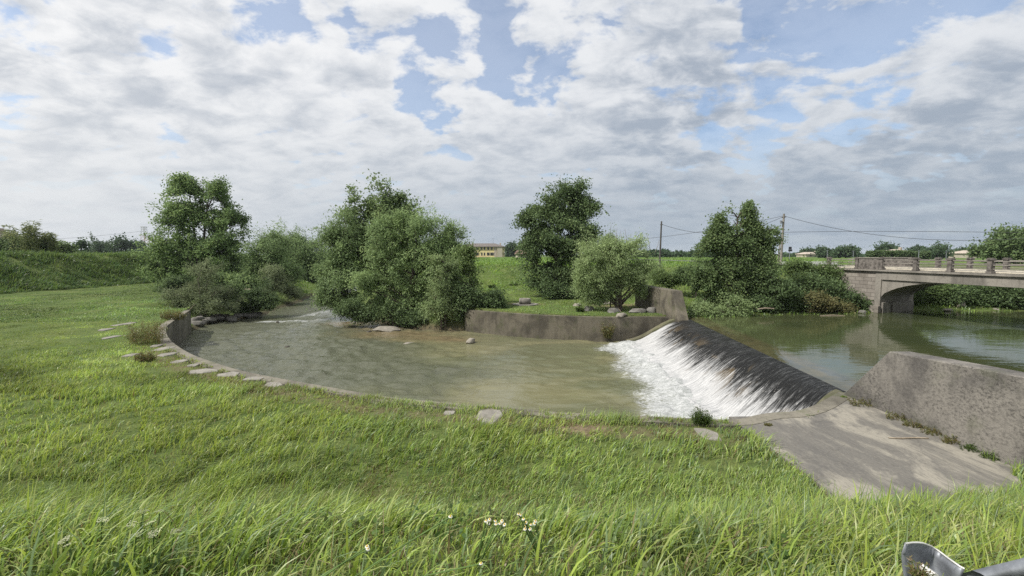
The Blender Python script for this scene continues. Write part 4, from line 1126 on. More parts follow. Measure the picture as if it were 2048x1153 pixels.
# ------------------------------------------------------------------ WELL RING
g = G(1050, 610, LAWN)
w_ = empty('well_ring', (g[0], g[1], hz(g[0], g[1])), 'round grey concrete well ring on a pale paved pad on the far lawn', 'well')
def ring_mesh(r0, r1, z0, z1, n_=28):
    v, f = [], []
    for i_ in range(n_):
        a_ = 2 * PI * i_ / n_; c_, s_ = math.cos(a_), math.sin(a_)
        v += [(r1 * c_, r1 * s_, z0), (r1 * 0.98 * c_, r1 * 0.98 * s_, z1), (r0 * c_, r0 * s_, z1 + 0.005), (r0 * c_, r0 * s_, z0)]
    for i_ in range(n_):
        o_, p_ = 4 * i_, 4 * ((i_ + 1) % n_)
        f += [(o_, p_, p_ + 1, o_ + 1), (o_ + 1, p_ + 1, p_ + 2, o_ + 2), (o_ + 2, p_ + 2, p_ + 3, o_ + 3), (o_ + 3, p_ + 3, p_, o_)]
    mb = MB(); mb.add(v, f); return mb
ring_mesh(0.36, 0.52, 0.08, 0.58).build('ring', M['conc_bridge'], w_, True)
pm = MB()
pm.prism([(1.15 * math.cos(t) * (1 + 0.08 * math.sin(3 * t)), 1.0 * math.sin(t)) for t in np.linspace(0, 2 * PI, 20, endpoint=False)], -0.2, 0.085)
pm.build('pad', M['flag'], w_)
lid = MB(); lid.prism([(0.37 * math.cos(t), 0.37 * math.sin(t)) for t in np.linspace(0, 2 * PI, 20, endpoint=False)], 0.45, 0.52)
lid.build('lid', M['conc_far'], w_)

# ------------------------------------------------------------------ BRIDGE
A0 = np.array([28.5, 34.0]); av = np.array([0.079, -0.9969]); bv = np.array([0.93, 0.37]); BWID = 4.4
def BP(s, w, z):
    p = A0 + av * s + bv * w
    return (p[0], p[1], z)
br = empty('road_bridge', (A0[0], A0[1], 1.0), 'old grey concrete road bridge with railings over the pool', 'bridge')
def badd(mb, name, m_, **kw):
    return reloc(mb.build(name, m_, **kw), br)
def bbox(s0, s1, w0, w1, z0, z1):
    mb = MB(); mb.hexa([BP(s0, w0, z0), BP(s1, w0, z0), BP(s1, w1, z0), BP(s0, w1, z0)], [BP(s0, w0, z1), BP(s1, w0, z1), BP(s1, w1, z1), BP(s0, w1, z1)])
    return mb
SPAN = 22.0
hau = [(0.0, 3.05), (0.25, 3.34), (0.75, 3.60), (1.3, 3.83), (2.0, 4.04), (3.0, 4.24), (4.5, 4.39)]
prof = [(0, 5.02)] + hau + [(SPAN - s, z) for s, z in hau[::-1]] + [(SPAN, 5.02)]
mb = MB(); mb.extr([BP(s, 0.12, z) for s, z in prof], tuple(np.append(bv * (BWID - 0.24), 0))); badd(mb, 'arch', M['conc_bridge'])
badd(bbox(0.02, SPAN, 0.0, 0.11, 4.40, 5.02), 'girder', M['conc_bridge'])
badd(bbox(0.02, SPAN, BWID - 0.11, BWID, 4.40, 5.02), 'girder', M['conc_bridge'])
badd(bbox(-6.5, SPAN + 6, -0.14, BWID + 0.14, 5.025, 5.15), 'deck', M['conc_bridge'])
badd(bbox(-0.01, 1.0, 0.05, BWID - 0.05, 0.8, 3.049), 'pier', M['conc_bridge']) if False else None
def brick_mat():
    m, nt, out = mat('abutment_blocks'); n = N(nt)
    tc = n.node('ShaderNodeTexCoord').outputs['Object']
    sp_ = n.node('ShaderNodeSeparateXYZ'); n.link(n.pos(), sp_.inputs[0])
    cb = n.node('ShaderNodeCombineXYZ'); n.link(sp_.outputs[1], cb.inputs[0]); n.link(sp_.outputs[2], cb.inputs[1])
    b = n.node('ShaderNodeTexBrick'); n.link(cb.outputs[0], b.inputs[0]); b.inputs['Scale'].default_value = 1.0
    b.inputs['Brick Width'].default_value = 0.75; b.inputs['Row Height'].default_value = 0.30; b.inputs['Mortar Size'].default_value = 0.018
    b.inputs['Color1'].default_value = (0.28, 0.255, 0.225, 1); b.inputs['Color2'].default_value = (0.20, 0.18, 0.16, 1); b.inputs['Mortar'].default_value = (0.10, 0.09, 0.08, 1)
    p = n.pos(); f = n.noise(p, 1.1, 6, 0.65, 0.4); g_ = n.noise(p, 16, 5, 0.7)
    col = n.mix(n.math('MULTIPLY', n.smooth(f, 0.45, 0.65), 0.6), b.outputs[0], (0.12, 0.105, 0.09))
    col = n.mix(n.math('MULTIPLY', n.smooth(g_, 0.5, 0.7), 0.35), col, (0.13, 0.12, 0.105))
    n.link(n.bsdf(col, 0.9, n.bump(n.math('ADD', b.outputs[1], n.math('MULTIPLY', g_, -0.5)), 0.5, -0.02), 0.2), out.inputs[0])
    return m
M['block'] = brick_mat()
M['brick'] = plain_mat('old_parapet_masonry', (0.125, 0.113, 0.102), 0.95, 0.5, 4, 0.2, 0, 0.6)
badd(bbox(-6.4, -0.32, 0.06, 0.5, 0.6, 5.02), 'wing', M['block'])
badd(bbox(-0.5, 0.0, 0.02, BWID - 0.02, 0.6, 5.015), 'abutment', M['conc_bridge'])
badd(bbox(0.004, 0.16, 0.22, 1.2, 0.6, 2.6), 'buttress', M['conc_bridge'])
badd(bbox(0.004, 0.16, 1.45, BWID - 0.2, 0.6, 2.6), 'buttress', M['conc_bridge'])
badd(bbox(-6.0, 0.10, -0.30, 0.055, 0.6, 2.35), 'plinth', M['block'])
badd(bbox(SPAN, SPAN + 6, 0.05, BWID - 0.05, 0.6, 5.02), 'abutment', M['conc_bridge'])
badd(bbox(-6.5, SPAN + 6, 0.55, BWID - 0.55, 5.154, 5.20), 'road_surface', M['asphalt'])
badd(bbox(-6.5, SPAN + 6, 0.30, 0.55, 5.152, 5.27), 'kerb', M['kerb'])
badd(bbox(-6.5, SPAN + 6, BWID - 0.55, BWID - 0.30, 5.152, 5.27), 'kerb', M['kerb'])
# posts (one mesh, copied)
pmesh = MB(); pmesh.box((-0.13, -0.13, 0), (0.13, 0.13, 0.80)); pmesh.box((-0.17, -0.17, 0.80), (0.17, 0.17, 0.90)); pmesh.box((-0.13, -0.13, 0.90), (0.13, 0.13, 0.95)); pmesh.box((-0.16, -0.16, 0.0), (0.16, 0.16, 0.12))
post0 = pmesh.build('parapet_post', M['brick'], br, bevel=0.012)
first = True
near_posts = [-5.2, -2.25, -0.05] + [2.6 + 2.3 * k for k in range(9)]
far_posts = [-2.9, -0.35] + [1.75 + 2.2 * k for k in range(9)]
for s, w in [(s, 0.06) for s in near_posts] + [(s, BWID - 0.06) for s in far_posts]:
    o = post0 if first else post0.copy()
    if not first: C.objects.link(o)
    first = False
    o.parent = br
    p = BP(s, w, 5.152); o.location = (p[0] - A0[0], p[1] - A0[1], p[2] - 1.0); o.rotation_euler = (0, 0, math.atan2(av[1], av[0]))
badd(bbox(-2.08, -0.22, -0.04, 0.16, 5.152, 6.02), 'parapet_panel', M['brick'])
badd(bbox(-2.75, -0.52, BWID - 0.16, BWID + 0.04, 5.152, 6.02), 'parapet_panel', M['brick'])
badd(bbox(-2.12, -0.18, -0.08, 0.20, 6.023, 6.10), 'coping', M['conc_bridge'])
badd(bbox(-2.8, -0.48, BWID - 0.20, BWID + 0.08, 6.023, 6.10), 'coping', M['conc_bridge'])
for w in (0.06, BWID - 0.06):
    for z in (5.42, 5.66, 5.90):
        sp_list = [(-5.05, -2.4)] if w < 1 else [(-6.5, -3.05)]
        s_from = 0.1 if w < 1 else -0.2
        mb = MB()
        for s0, s1 in sp_list + [(s_from, SPAN)]:
            mb.tube([BP(s0, w, z), BP((s0 + s1) / 2, w, z), BP(s1, w, z)], 0.035, 6)
        badd(mb, 'rail', M['conc_bridge'])
# road beyond the bridge, on the bank
rd = [BP(-6.5, 0.5, 0), BP(-6.5, BWID - 0.5, 0)]
rp = [((rd[0][0] + rd[1][0]) / 2, (rd[0][1] + rd[1][1]) / 2), (33.0, 48), (33, 60), (32, 90), (28, 160), (20, 320)]
rp = smooth_poly(rp, 2); L_, R_ = offset_line(rp, -1.9), offset_line(rp, 1.9)
v, f = [], []
for k in range(len(rp)):
    for pnt in (L_[k], R_[k]):
        v.append((pnt[0], pnt[1], max(5.19, hz(pnt[0], pnt[1]) + 0.03)))
    if k: f.append((2 * k - 2, 2 * k - 1, 2 * k + 1, 2 * k))
mb = MB(); mb.add(v, f); tag(mb.build('road', M['asphalt']), kind='structure')

# roadside guard rail left of the bridge
ga = empty('guard_rail', (28.6, 46.0, hz(28.6, 46)), 'pale roadside guard rail left of the bridge, behind the brambles', 'guard rail')
for k in range(4):
    mb = MB(); mb.box((k * 1.6 - 0.04, -0.05, 0), (k * 1.6 + 0.04, 0.05, 0.72)); mb.build('post', M['steel_white'], ga)
mb = MB(); mb.box((-0.6, -0.09, 0.48), (5.3, -0.055, 0.60)); mb.box((-0.6, -0.09, 0.64), (5.3, -0.055, 0.76)); mb.build('rail', M['steel_white'], ga)

# ------------------------------------------------------------------ POLES, CABLES, SIGN
def pole(px_top, py_top, px_b, y, m_, label, r, tilt=0.0):
    t = D(px_top, py_top, y); xb = D(px_b, 530, y)[0]; zb = hz(xb, y)
    root = empty('utility_pole', (xb, y, zb), label, 'utility pole')
    mb = MB(); mb.tube([(0, 0, -0.4), ((t[0] - xb) / 2, 0, (t[2] - zb) / 2), (t[0] - xb, 0, t[2] - zb)], [r, r * 0.85, r * 0.7], 10)
    mb.build('pole', m_, root, True)
    mb = MB(); dx = t[0] - xb; h_ = t[2] - zb
    mb.box((dx - 0.05, -0.35, h_ - 0.45), (dx + 0.05, 0.35, h_ - 0.36)); mb.build('bracket', M['pole_dark'], root)
    return root, t
p1, t1 = pole(1323, 443, 1319, 54, M['pole_dark'], 'dark slim utility pole behind the willow bush', 0.12)
p2, t2 = pole(1568, 428, 1561, 52, M['pole_wood'], 'taller pale utility pole right of the pointed poplar', 0.15)
mb = MB(); b2 = p2.location
mb.tube([(t2[0] - b2[0] - 0.12, -0.1, t2[2] - b2[2] - 0.95), (t2[0] - b2[0] - 0.35, -0.1, t2[2] - b2[2] - 1.0)], [0.06, 0.05], 8)
mb.tube([(t2[0] - b2[0] - 0.36, -0.1, t2[2] - b2[2] - 0.8), (t2[0] - b2[0] - 0.36, -0.1, t2[2] - b2[2] - 1.15)], [0.13, 0.10], 8)
mb.build('insulator', M['steel'], p2, True)
mb = MB(); mb.tube([(-0.28, 0.1, -0.3), (-0.2, 0.1, 1.8), (-0.12, 0.08, 3.4)], 0.07, 6); mb.build('brace', M['pole_wood'], p2, True)
def cable(a, b, sag, label, r=0.022):
    pts = []
    for k in range(25):
        t = k / 24; pts.append((a[0] + (b[0] - a[0]) * t, a[1] + (b[1] - a[1]) * t, a[2] + (b[2] - a[2]) * t - sag * 4 * t * (1 - t)))
    mb = MB(); mb.tube(pts, r, 5)
    return tag(mb.build('overhead_cable', M['cable'], None, True), label, 'cable', 'overhead cables')
ec = D(2260, 452, 40)
cable((t2[0], 52, t2[2] - 0.25), ec, 2.0, 'upper cable sagging from the taller pole towards the right edge')
cable((t2[0] - 0.1, 52, D(1565, 465, 52)[2]), D(2250, 472, 46), -0.25, 'lower nearly level cable from the taller pole to the right edge')
cable((t1[0], 54, t1[2] - 0.35), (t2[0], 52, t2[2] - 0.3), 1.5, 'cable between the two utility poles, upper of the pair')
cable((t2[0], 52, D(1565, 432, 52)[2]), D(1090, 483, 75), 1.15, 'cable running from the taller pole down to the left behind the trees')
cable(D(291, 462, 420), D(-160, 486, 330), 3, 'faint power line from the lattice pylon to the left edge', 0.09)
s = D(1580, 505, 50)
sg = empty('road_sign', (s[0], 50, hz(s[0], 50)), 'dark back of a road sign on a thin post beside the taller pole', 'road sign')
zt = D(1580, 494, 50)[2] - hz(s[0], 50)
mb = MB(); mb.tube([(0, 0.05, -0.3), (0, 0.05, zt - 0.1)], 0.035, 8); mb.build('post', M['steel'], sg, True)
mb = MB(); mb.box((-0.17, -0.02, zt - 0.28), (0.17, 0.02, zt)); mb.build('panel', M['dark_sign'], sg, bevel=0.005)
mb = MB(); mb.box((-0.20, -0.02, zt - 0.52), (0.24, 0.02, zt - 0.30)); mb.build('panel', M['dark_sign'], sg, bevel=0.005)
for k, (px, py, y) in enumerate([(1655, 502, 62), (1707, 503, 66), (1838, 503, 60), (1893, 505, 66)]):
    t = D(px, py, y)
    lb = ['thin pale post left of the bridge parapet', 'thin pale post behind the parapet panel', 'thin pale post behind the railing in front of the hedge end', 'thin pale post behind the railing right of the spreading tree'][k]
    root = empty('marker_post', (t[0], y, 5.0), lb, 'post', 'thin posts beyond the bridge')
    mb = MB(); mb.tube([(0, 0, -0.2), (0, 0, t[2] - 5.0)], [0.045, 0.04], 7); mb.build('shaft', M['steel'], root, True)
    mb = MB(); mb.box((-0.08, -0.08, t[2] - 5.0), (0.08, 0.08, t[2] - 4.92)); mb.build('cap', M['steel'], root)

# lattice pylon, far left
b = D(291, 506, 420); tz = D(291, 455, 420)[2]
py_ = empty('lattice_pylon', (b[0], 420, 5.0), 'red and white lattice pylon far away left of the twin poplar', 'pylon')
M['pyl_red'] = plain_mat('pylon_red', (0.30, 0.08, 0.06), 0.6, 0.1, 1); M['pyl_white'] = plain_mat('pylon_white', (0.38, 0.38, 0.38), 0.6, 0.1, 1)
ht = tz - 5
for nm, m_, z0, z1 in (('lower_frame', 'pyl_white', 0, 0.4), ('middle_frame', 'pyl_red', 0.4, 0.72), ('upper_frame', 'pyl_white', 0.72, 1.0)):
    mb = MB()
    def wd(u): return 2.8 - 1.4 * u
    for sx in (-1, 1):
        for sy in (-1, 1):
            mb.tube([(sx * wd(z0), sy * wd(z0), z0 * ht), (sx * wd(z1), sy * wd(z1), z1 * ht)], 0.16, 4)
    n_ = 3
    for k in range(n_):
        u0 = z0 + (z1 - z0) * k / n_; u1 = z0 + (z1 - z0) * (k + 1) / n_
        for sy in (-1, 1):
            mb.tube([(-wd(u0), sy * wd(u0), u0 * ht), (wd(u1), sy * wd(u1), u1 * ht)], 0.10, 4); mb.tube([(wd(u0), sy * wd(u0), u0 * ht), (-wd(u1), sy * wd(u1), u1 * ht)], 0.10, 4)
    if z1 == 1.0: mb.box((-1.8, -1.8, ht), (1.8, 1.8, ht + 0.5)); mb.box((-1.9, -0.3, ht - 2.2), (1.9, 0.3, ht - 1.9))
    mb.build(nm, M[m_], py_)

# ------------------------------------------------------------------ BUILDINGS
def gable_or_hip(w, d, z, over, rise, inset):
    v = [(-w / 2 - over, -d / 2 - over, z), (w / 2 + over, -d / 2 - over, z), (w / 2 + over, d / 2 + over, z), (-w / 2 - over, d / 2 + over, z),
         (-w / 2 + inset, 0, z + rise), (w / 2 - inset, 0, z + rise)]
    v += [(p[0], p[1], z - 0.25) for p in v[:4]]
    f = [(0, 1, 5, 4), (2, 3, 4, 5), (1, 2, 5), (3, 0, 4), (6, 7, 1, 0), (7, 8, 2, 1), (8, 9, 3, 2), (9, 6, 0, 3), (9, 8, 7, 6)]
    mb = MB(); mb.add(v, f); return mb
YB = 250
bl = D(925, 515, YB); brx = D(1007, 515, YB)
wB, dB = brx[0] - bl[0], 10.0
gzB = 2.9; eave = D(980, 494.5, YB)[2]
hB = eave - gzB
bd = empty('apartment_building', ((bl[0] + brx[0]) / 2, YB + 4.5, gzB), 'long three-storey yellow building with a low hipped roof behind the levee', 'building', None, R(-6))
mb = MB(); mb.box((-wB / 2, -dB / 2, 0), (wB / 2, dB / 2, hB)); mb.build('wall', M['plaster'], bd)
rf = gable_or_hip(wB, dB, hB + 0.26, 0.9, 1.9, 5.0).build('roof', M['roof'], bd)
mb = MB(); mb.box((wB / 2 - 2.2, -0.5, hB + 0.8), (wB / 2 - 1.4, 0.3, hB + 2.4)); mb.build('chimney', M['stone_trim'], rf)
mb = MB(); mb.tube([(wB / 2 - 6, 0, hB + 1.5), (wB / 2 - 6, 0, hB + 5.2)], 0.06, 5); mb.tube([(wB / 2 - 6.6, 0, hB + 4.9), (wB / 2 - 5.4, 0, hB + 4.9)], 0.04, 4); mb.build('aerial', M['steel'], rf)
for (x0, x1) in ((wB / 2 - 4.6, wB / 2 - 3.2), (-wB / 2 + 6.9, -wB / 2 + 7.8)):
    mb = MB(); mb.box((x0, -dB / 2 - 0.15, 0), (x1, -dB / 2 - 0.002, hB - 0.02)); mb.build('pilaster', M['stone_trim'], bd)
mb = MB(); mb.box((wB / 2 - 2.9, -dB / 2 - 0.6, 0), (wB / 2 - 0.002, -dB / 2 - 0.003, hB - 0.02)); mb.build('end_bay', M['plaster_pale'], bd)
def window(x, y_, z, ww, hh_, par, m_trim, face='front'):
    e = MB(); g_ = MB()
    if face == 'front':
        e.box((x - ww / 2 - 0.14, y_ - 0.05, z - hh_ / 2 - 0.14), (x + ww / 2 + 0.14, y_ - 0.001, z + hh_ / 2 + 0.12)); o = e.build('window', m_trim, par)
        g_.box((x - ww / 2, y_ - 0.09, z - hh_ / 2), (x + ww / 2, y_ - 0.052, z + hh_ / 2)); g_.build('pane', M['window'], o)
    else:
        e.box((y_ + 0.001, x - ww / 2 - 0.14, z - hh_ / 2 - 0.14), (y_ + 0.05, x + ww / 2 + 0.14, z + hh_ / 2 + 0.12)); o = e.build('window', m_trim, par)
        g_.box((y_ + 0.052, x - ww / 2, z - hh_ / 2), (y_ + 0.09, x + ww / 2, z + hh_ / 2)); g_.build('pane', M['window'], o)
    return o
# three rows, columns as in the photo
for py, cols in ((497.5, [(956, 1.0), (965, 1.0), (971, 0.9), (978.5, 1.1), (985.5, 1.0), (992, 1.0), (948, 1.0), (940, 1.0)]), (508.5, [(956.5, 1.5), (965.5, 0.7), (971, 0.7), (978.5, 1.4), (985.5, 1.5), (991.5, 1.4), (948, 1.2), (940, 1.2)]),
                 (520.5, [(985.5, 1.5), (991, 1.5), (978.5, 1.4), (956, 1.4)])):
    for px, ww in cols:
        p = D(px, py, YB)
        window(p[0] - bd.location.x, -dB / 2, p[2] - gzB, ww, 1.35 if py < 500 else 1.55, bd, M['stone_trim'])
for z_ in (D(1010, 498, YB)[2] - gzB, D(1010, 508, YB)[2] - gzB):
    for yy in (-2.5, 1.5):
        window(yy, wB / 2, z_, 1.2, 1.5, bd, M['stone_trim'], 'side')
# porch roof in front
mb = MB(); p0 = D(950, 515, YB)[0] - bd.location.x; p1_ = D(982, 515, YB)[0] - bd.location.x; zq = D(960, 514.5, YB)[2] - gzB
mb.hexa([(p0, -dB / 2 - 3, zq - 0.9), (p1_, -dB / 2 - 3, zq - 0.9), (p1_, -dB / 2 - 0.01, zq), (p0, -dB / 2 - 0.01, zq)], [(p0, -dB / 2 - 3, zq - 0.75), (p1_, -dB / 2 - 3, zq - 0.75), (p1_, -dB / 2 - 0.01, zq + 0.15), (p0, -dB / 2 - 0.01, zq + 0.15)])
mb.build('porch_roof', M['roof_red'], bd)

def small_house(px, py_base, y, w, d, h, rise, label, wm, rm, rz=0.0, base=4.6, inset=0.0):
    p = D(px, py_base, y)
    root = empty('house', (p[0], y, base), label, 'house', None, rz)
    mb = MB(); mb.box((-w / 2, -d / 2, 0), (w / 2, d / 2, h)); mb.build('wall', wm, root)
    r = gable_or_hip(w, d, h + 0.255, 0.5, rise, inset).build('roof', rm, root)
    mb = MB(); mb.box((w / 4, -0.4, h + rise * 0.4), (w / 4 + 0.7, 0.3, h + rise + 0.9)); mb.build('chimney', M['stone_trim'], r)
    for xx in (-w / 4, w / 4):
        window(xx, -d / 2, h * 0.55, w * 0.12, h * 0.3, root, M['stone_trim'])
    return root
M['wall_brown'] = plain_mat('brown_boards', (0.16, 0.12, 0.10), 0.9, 0.2, 1)
small_house(1046, 516, 200, 5.5, 6, 2.2, 1.6, 'small house with a reddish roof right of the yellow building', M['plaster_pale'], M['roof_red'], R(12), 4.3)
small_house(1948, 516, 190, 13, 9, 1.9, 1.2, 'pale low house at the right behind the bridge railing', M['plaster_pale'], M['stone_trim'], R(-5), 4.9, 2.5)
small_house(1790, 510, 150, 6.0, 6, 2.2, 0.8, 'pale house whose roof shows above the clipped hedge', M['plaster_pale'], M['stone_trim'], R(8), 4.9, 2.0)
small_house(1620, 512, 260, 11, 8, 1.6, 1.1, 'tiny pale house beyond the left end of the bridge', M['plaster_pale'], M['stone_trim'], R(4), 4.9, 2.0)
# brown-roofed house at the left edge
hl = D(-28, 500, 78)
hs = small_house(-28, 500, 78, 6.6, 9, 2.9, 1.9, 'dark brown house with a sloping roof cut by the left edge', M['wall_brown'], M['roof'], R(35), 5.3)

# ------------------------------------------------------------------ NEAR GUARDRAIL END (bottom right)
gr = empty('guardrail', (1.75, 1.75, hz(1.75, 1.75)), 'galvanised steel guardrail with flared end plate in the bottom right corner', 'guardrail')
YG = 1.78
def up(px, py, y): return np.array(D(px, py, y))
uu = np.linspace(0, 1, 15)
top = [(1811, 1089), (1828, 1086.5), (1845, 1087), (1862, 1093), (1880, 1104), (1898, 1118), (1915, 1130), (1928, 1139)]
tx = np.array([p[0] for p in top], float); ty = np.array([p[1] for p in top], float)
pxs = np.linspace(1811, 1930, 17); pys = np.interp(pxs, tx, ty)
dep = YG + 0.10 * np.sin(np.linspace(0, 1, 17) * PI * 0.55) - 0.16 * sstep(0.45, 1.0, np.linspace(0, 1, 17))
v, f = [], []
rows = 8
zb = 4.72
for k in range(17):
    p = up(pxs[k], pys[k], dep[k])
    for r in range(rows):
        z = p[2] + (zb - p[2]) * r / (rows - 1)
        bulge = 0.012 * math.sin(r / (rows - 1) * PI * 3)
        v.append((p[0], p[1] + bulge, z))
for k in range(16):
    for r in range(rows - 1):
        a_ = k * rows + r
        f.append((a_, a_ + rows, a_ + rows + 1, a_ + 1))
nv = len(v)
v2 = [(p[0] + 0.001, p[1] + 0.006, p[2] + 0.0) for p in v]
f2 = [tuple(i_ + nv for i_ in q_[::-1]) for q_ in f]
edge = [k * rows for k in range(17)]
f3 = [(edge[k], edge[k] + nv, edge[k + 1] + nv, edge[k + 1]) for k in range(16)] + [(r, r + 1, r + 1 + nv, r + nv) for r in range(rows - 1)] + [(16 * rows + r + 1, 16 * rows + r, 16 * rows + r + nv, 16 * rows + r + 1 + nv) for r in range(rows - 1)]
mb = MB(); mb.add(v + v2, f + f2 + f3)
reloc(mb.build('end_plate', M['steel'], None, True), gr)
# rim of the plate
mb = MB(); mb.tube([tuple(up(pxs[k], pys[k], dep[k]) + np.array([0, 0.003, 0])) for k in range(17)], 0.004, 6); reloc(mb.build('rim', M['steel_white'], None, True), gr)
# W-beam running on to the right
pA, pB = up(1978, 1164, 1.62), up(2110, 1134, 1.50)
pA = np.array([pA[0], pA[1], pA[2]]); dv = (pB - pA); 
prof_w = [(-0.0, 0.0), (0.03, -0.01), (0.075, -0.06), (0.075, -0.10), (0.02, -0.15), (0.02, -0.18), (0.075, -0.23), (0.075, -0.27), (0.03, -0.31), (0.0, -0.32)]
v, f = [], []
for k in range(6):
    p = pA + dv * (k / 5) * 3.0 - dv * 0.0
    for (o_, z_) in prof_w: v.append((p[0] + 0.02, p[1] + o_, p[2] + z_))
    for (o_, z_) in prof_w: v.append((p[0] + 0.02, p[1] + o_ + 0.05, p[2] + z_ * 0.98 - 0.004))
m_n = len(prof_w)
for k in range(5):
    for r in range(m_n - 1):
        a_ = k * 2 * m_n + r
        f.append((a_, a_ + 1, a_ + 1 + 2 * m_n, a_ + 2 * m_n)); b_ = a_ + m_n
        f.append((b_ + 2 * m_n, b_ + 1 + 2 * m_n, b_ + 1, b_))
    a_ = k * 2 * m_n; f.append((a_, a_ + 2 * m_n, a_ + 3 * m_n, a_ + m_n))
mb = MB(); mb.add(v, f); reloc(mb.build('beam', M['steel'], None, True), gr)
mb = MB(); mb.box((2.45, 1.45, hz(2.5, 1.5) - 0.3), (2.55, 1.60, hz(2.5, 1.5) + 0.5)); reloc(mb.build('post', M['steel']), gr)

for z_off in (0.10, 0.22):
    q_ = up(1858, 1098, YG + 0.02)
    mb = MB(); mb.tube([(q_[0], q_[1] - 0.035, q_[2] - z_off), (q_[0], q_[1] + 0.03, q_[2] - z_off)], [0.016, 0.014], 8)
    mb.add([(q_[0] + 0.016 * math.cos(t_), q_[1] - 0.036, q_[2] - z_off + 0.016 * math.sin(t_)) for t_ in np.linspace(0, 2 * PI, 8, endpoint=False)], [tuple(range(8))])
    reloc(mb.build('bolt', M['steel_white']), gr)

# ------------------------------------------------------------------ LOGS, STICK
def stick(label, pts, r, name='log', m_='dead_wood'):
    mb = MB(); mb.tube(pts, r, 7); return tag(mb.build(name, M[m_], None, True), label, 'branch')
stick('long thin brown stick lying on the paved slab by the wing wall', [G(1777, 876, 1.89), G(1800, 877, 1.895), G(1830, 876, 1.89), G(1857, 877, 1.89)], [0.012, 0.016, 0.018, 0.014], 'stick')
stick('pale fallen trunk lying across the bushes on the left bank', [D(452, 583, 47), D(475, 580, 47), D(503, 579, 47)], [0.10, 0.09, 0.06])
stick('bare pale log at the waterline under the poplar on the right bank', [G(1514, 619, 2.3), G(1530, 617, 2.35), G(1548, 618, 2.3)], [0.05, 0.06, 0.04])
stick('thin drifted branch in the water left of the bridge pier', [G(1640, 632, 1.82), G(1665, 631, 1.84), G(1690, 632, 1.81)], [0.03, 0.04, 0.02])
stick('grey dead stick leaning out at the end of the curved wall', [D(374, 626, 36.6), D(381, 618, 36.5), D(390, 609, 36.3)], [0.03, 0.025, 0.012], 'stick')
stick('bent pale stick among the boulders left of the wing wall', [D(1236, 616, 34.8), D(1240, 622, 34.4), D(1246, 628, 34)], [0.03, 0.03, 0.02], 'stick')

# ------------------------------------------------------------------ SMALL PLANTS
def blades(x, y, z, L, W, lean, bend, yawn, col, k=4):
    """ribbons that arch over; lean = direction angle of the arch"""
    n_ = len(x)
    t = np.linspace(0, 1, k)
    ld = np.stack([np.cos(lean), np.sin(lean)], 1)
    h = L[:, None] * (t[None] - 0.5 * bend[:, None] * t[None] ** 2.2)
    o = L[:, None] * bend[:, None] * 0.62 * t[None] ** 1.7
    cx_ = x[:, None] + ld[:, 0:1] * o; cy_ = y[:, None] + ld[:, 1:2] * o; cz_ = z[:, None] + h
    w = W[:, None] * (1 - t[None] ** 1.6) * 0.5 + 0.0006
    sx, sy = np.cos(yawn), np.sin(yawn)
    a_ = np.stack([cx_ - sx[:, None] * w, cy_ - sy[:, None] * w, cz_], -1)
    b_ = np.stack([cx_ + sx[:, None] * w, cy_ + sy[:, None] * w, cz_], -1)
    v = np.stack([a_, b_], 2).reshape(-1, 3)
    i_ = np.arange(n_ * k * 2).reshape(n_, k, 2)
    q_ = np.stack([i_[:, :-1, 0], i_[:, :-1, 1], i_[:, 1:, 1], i_[:, 1:, 0]], -1).reshape(-1, 4)
    c_ = np.repeat(col, k * 2, axis=0)
    return v, q_, c_

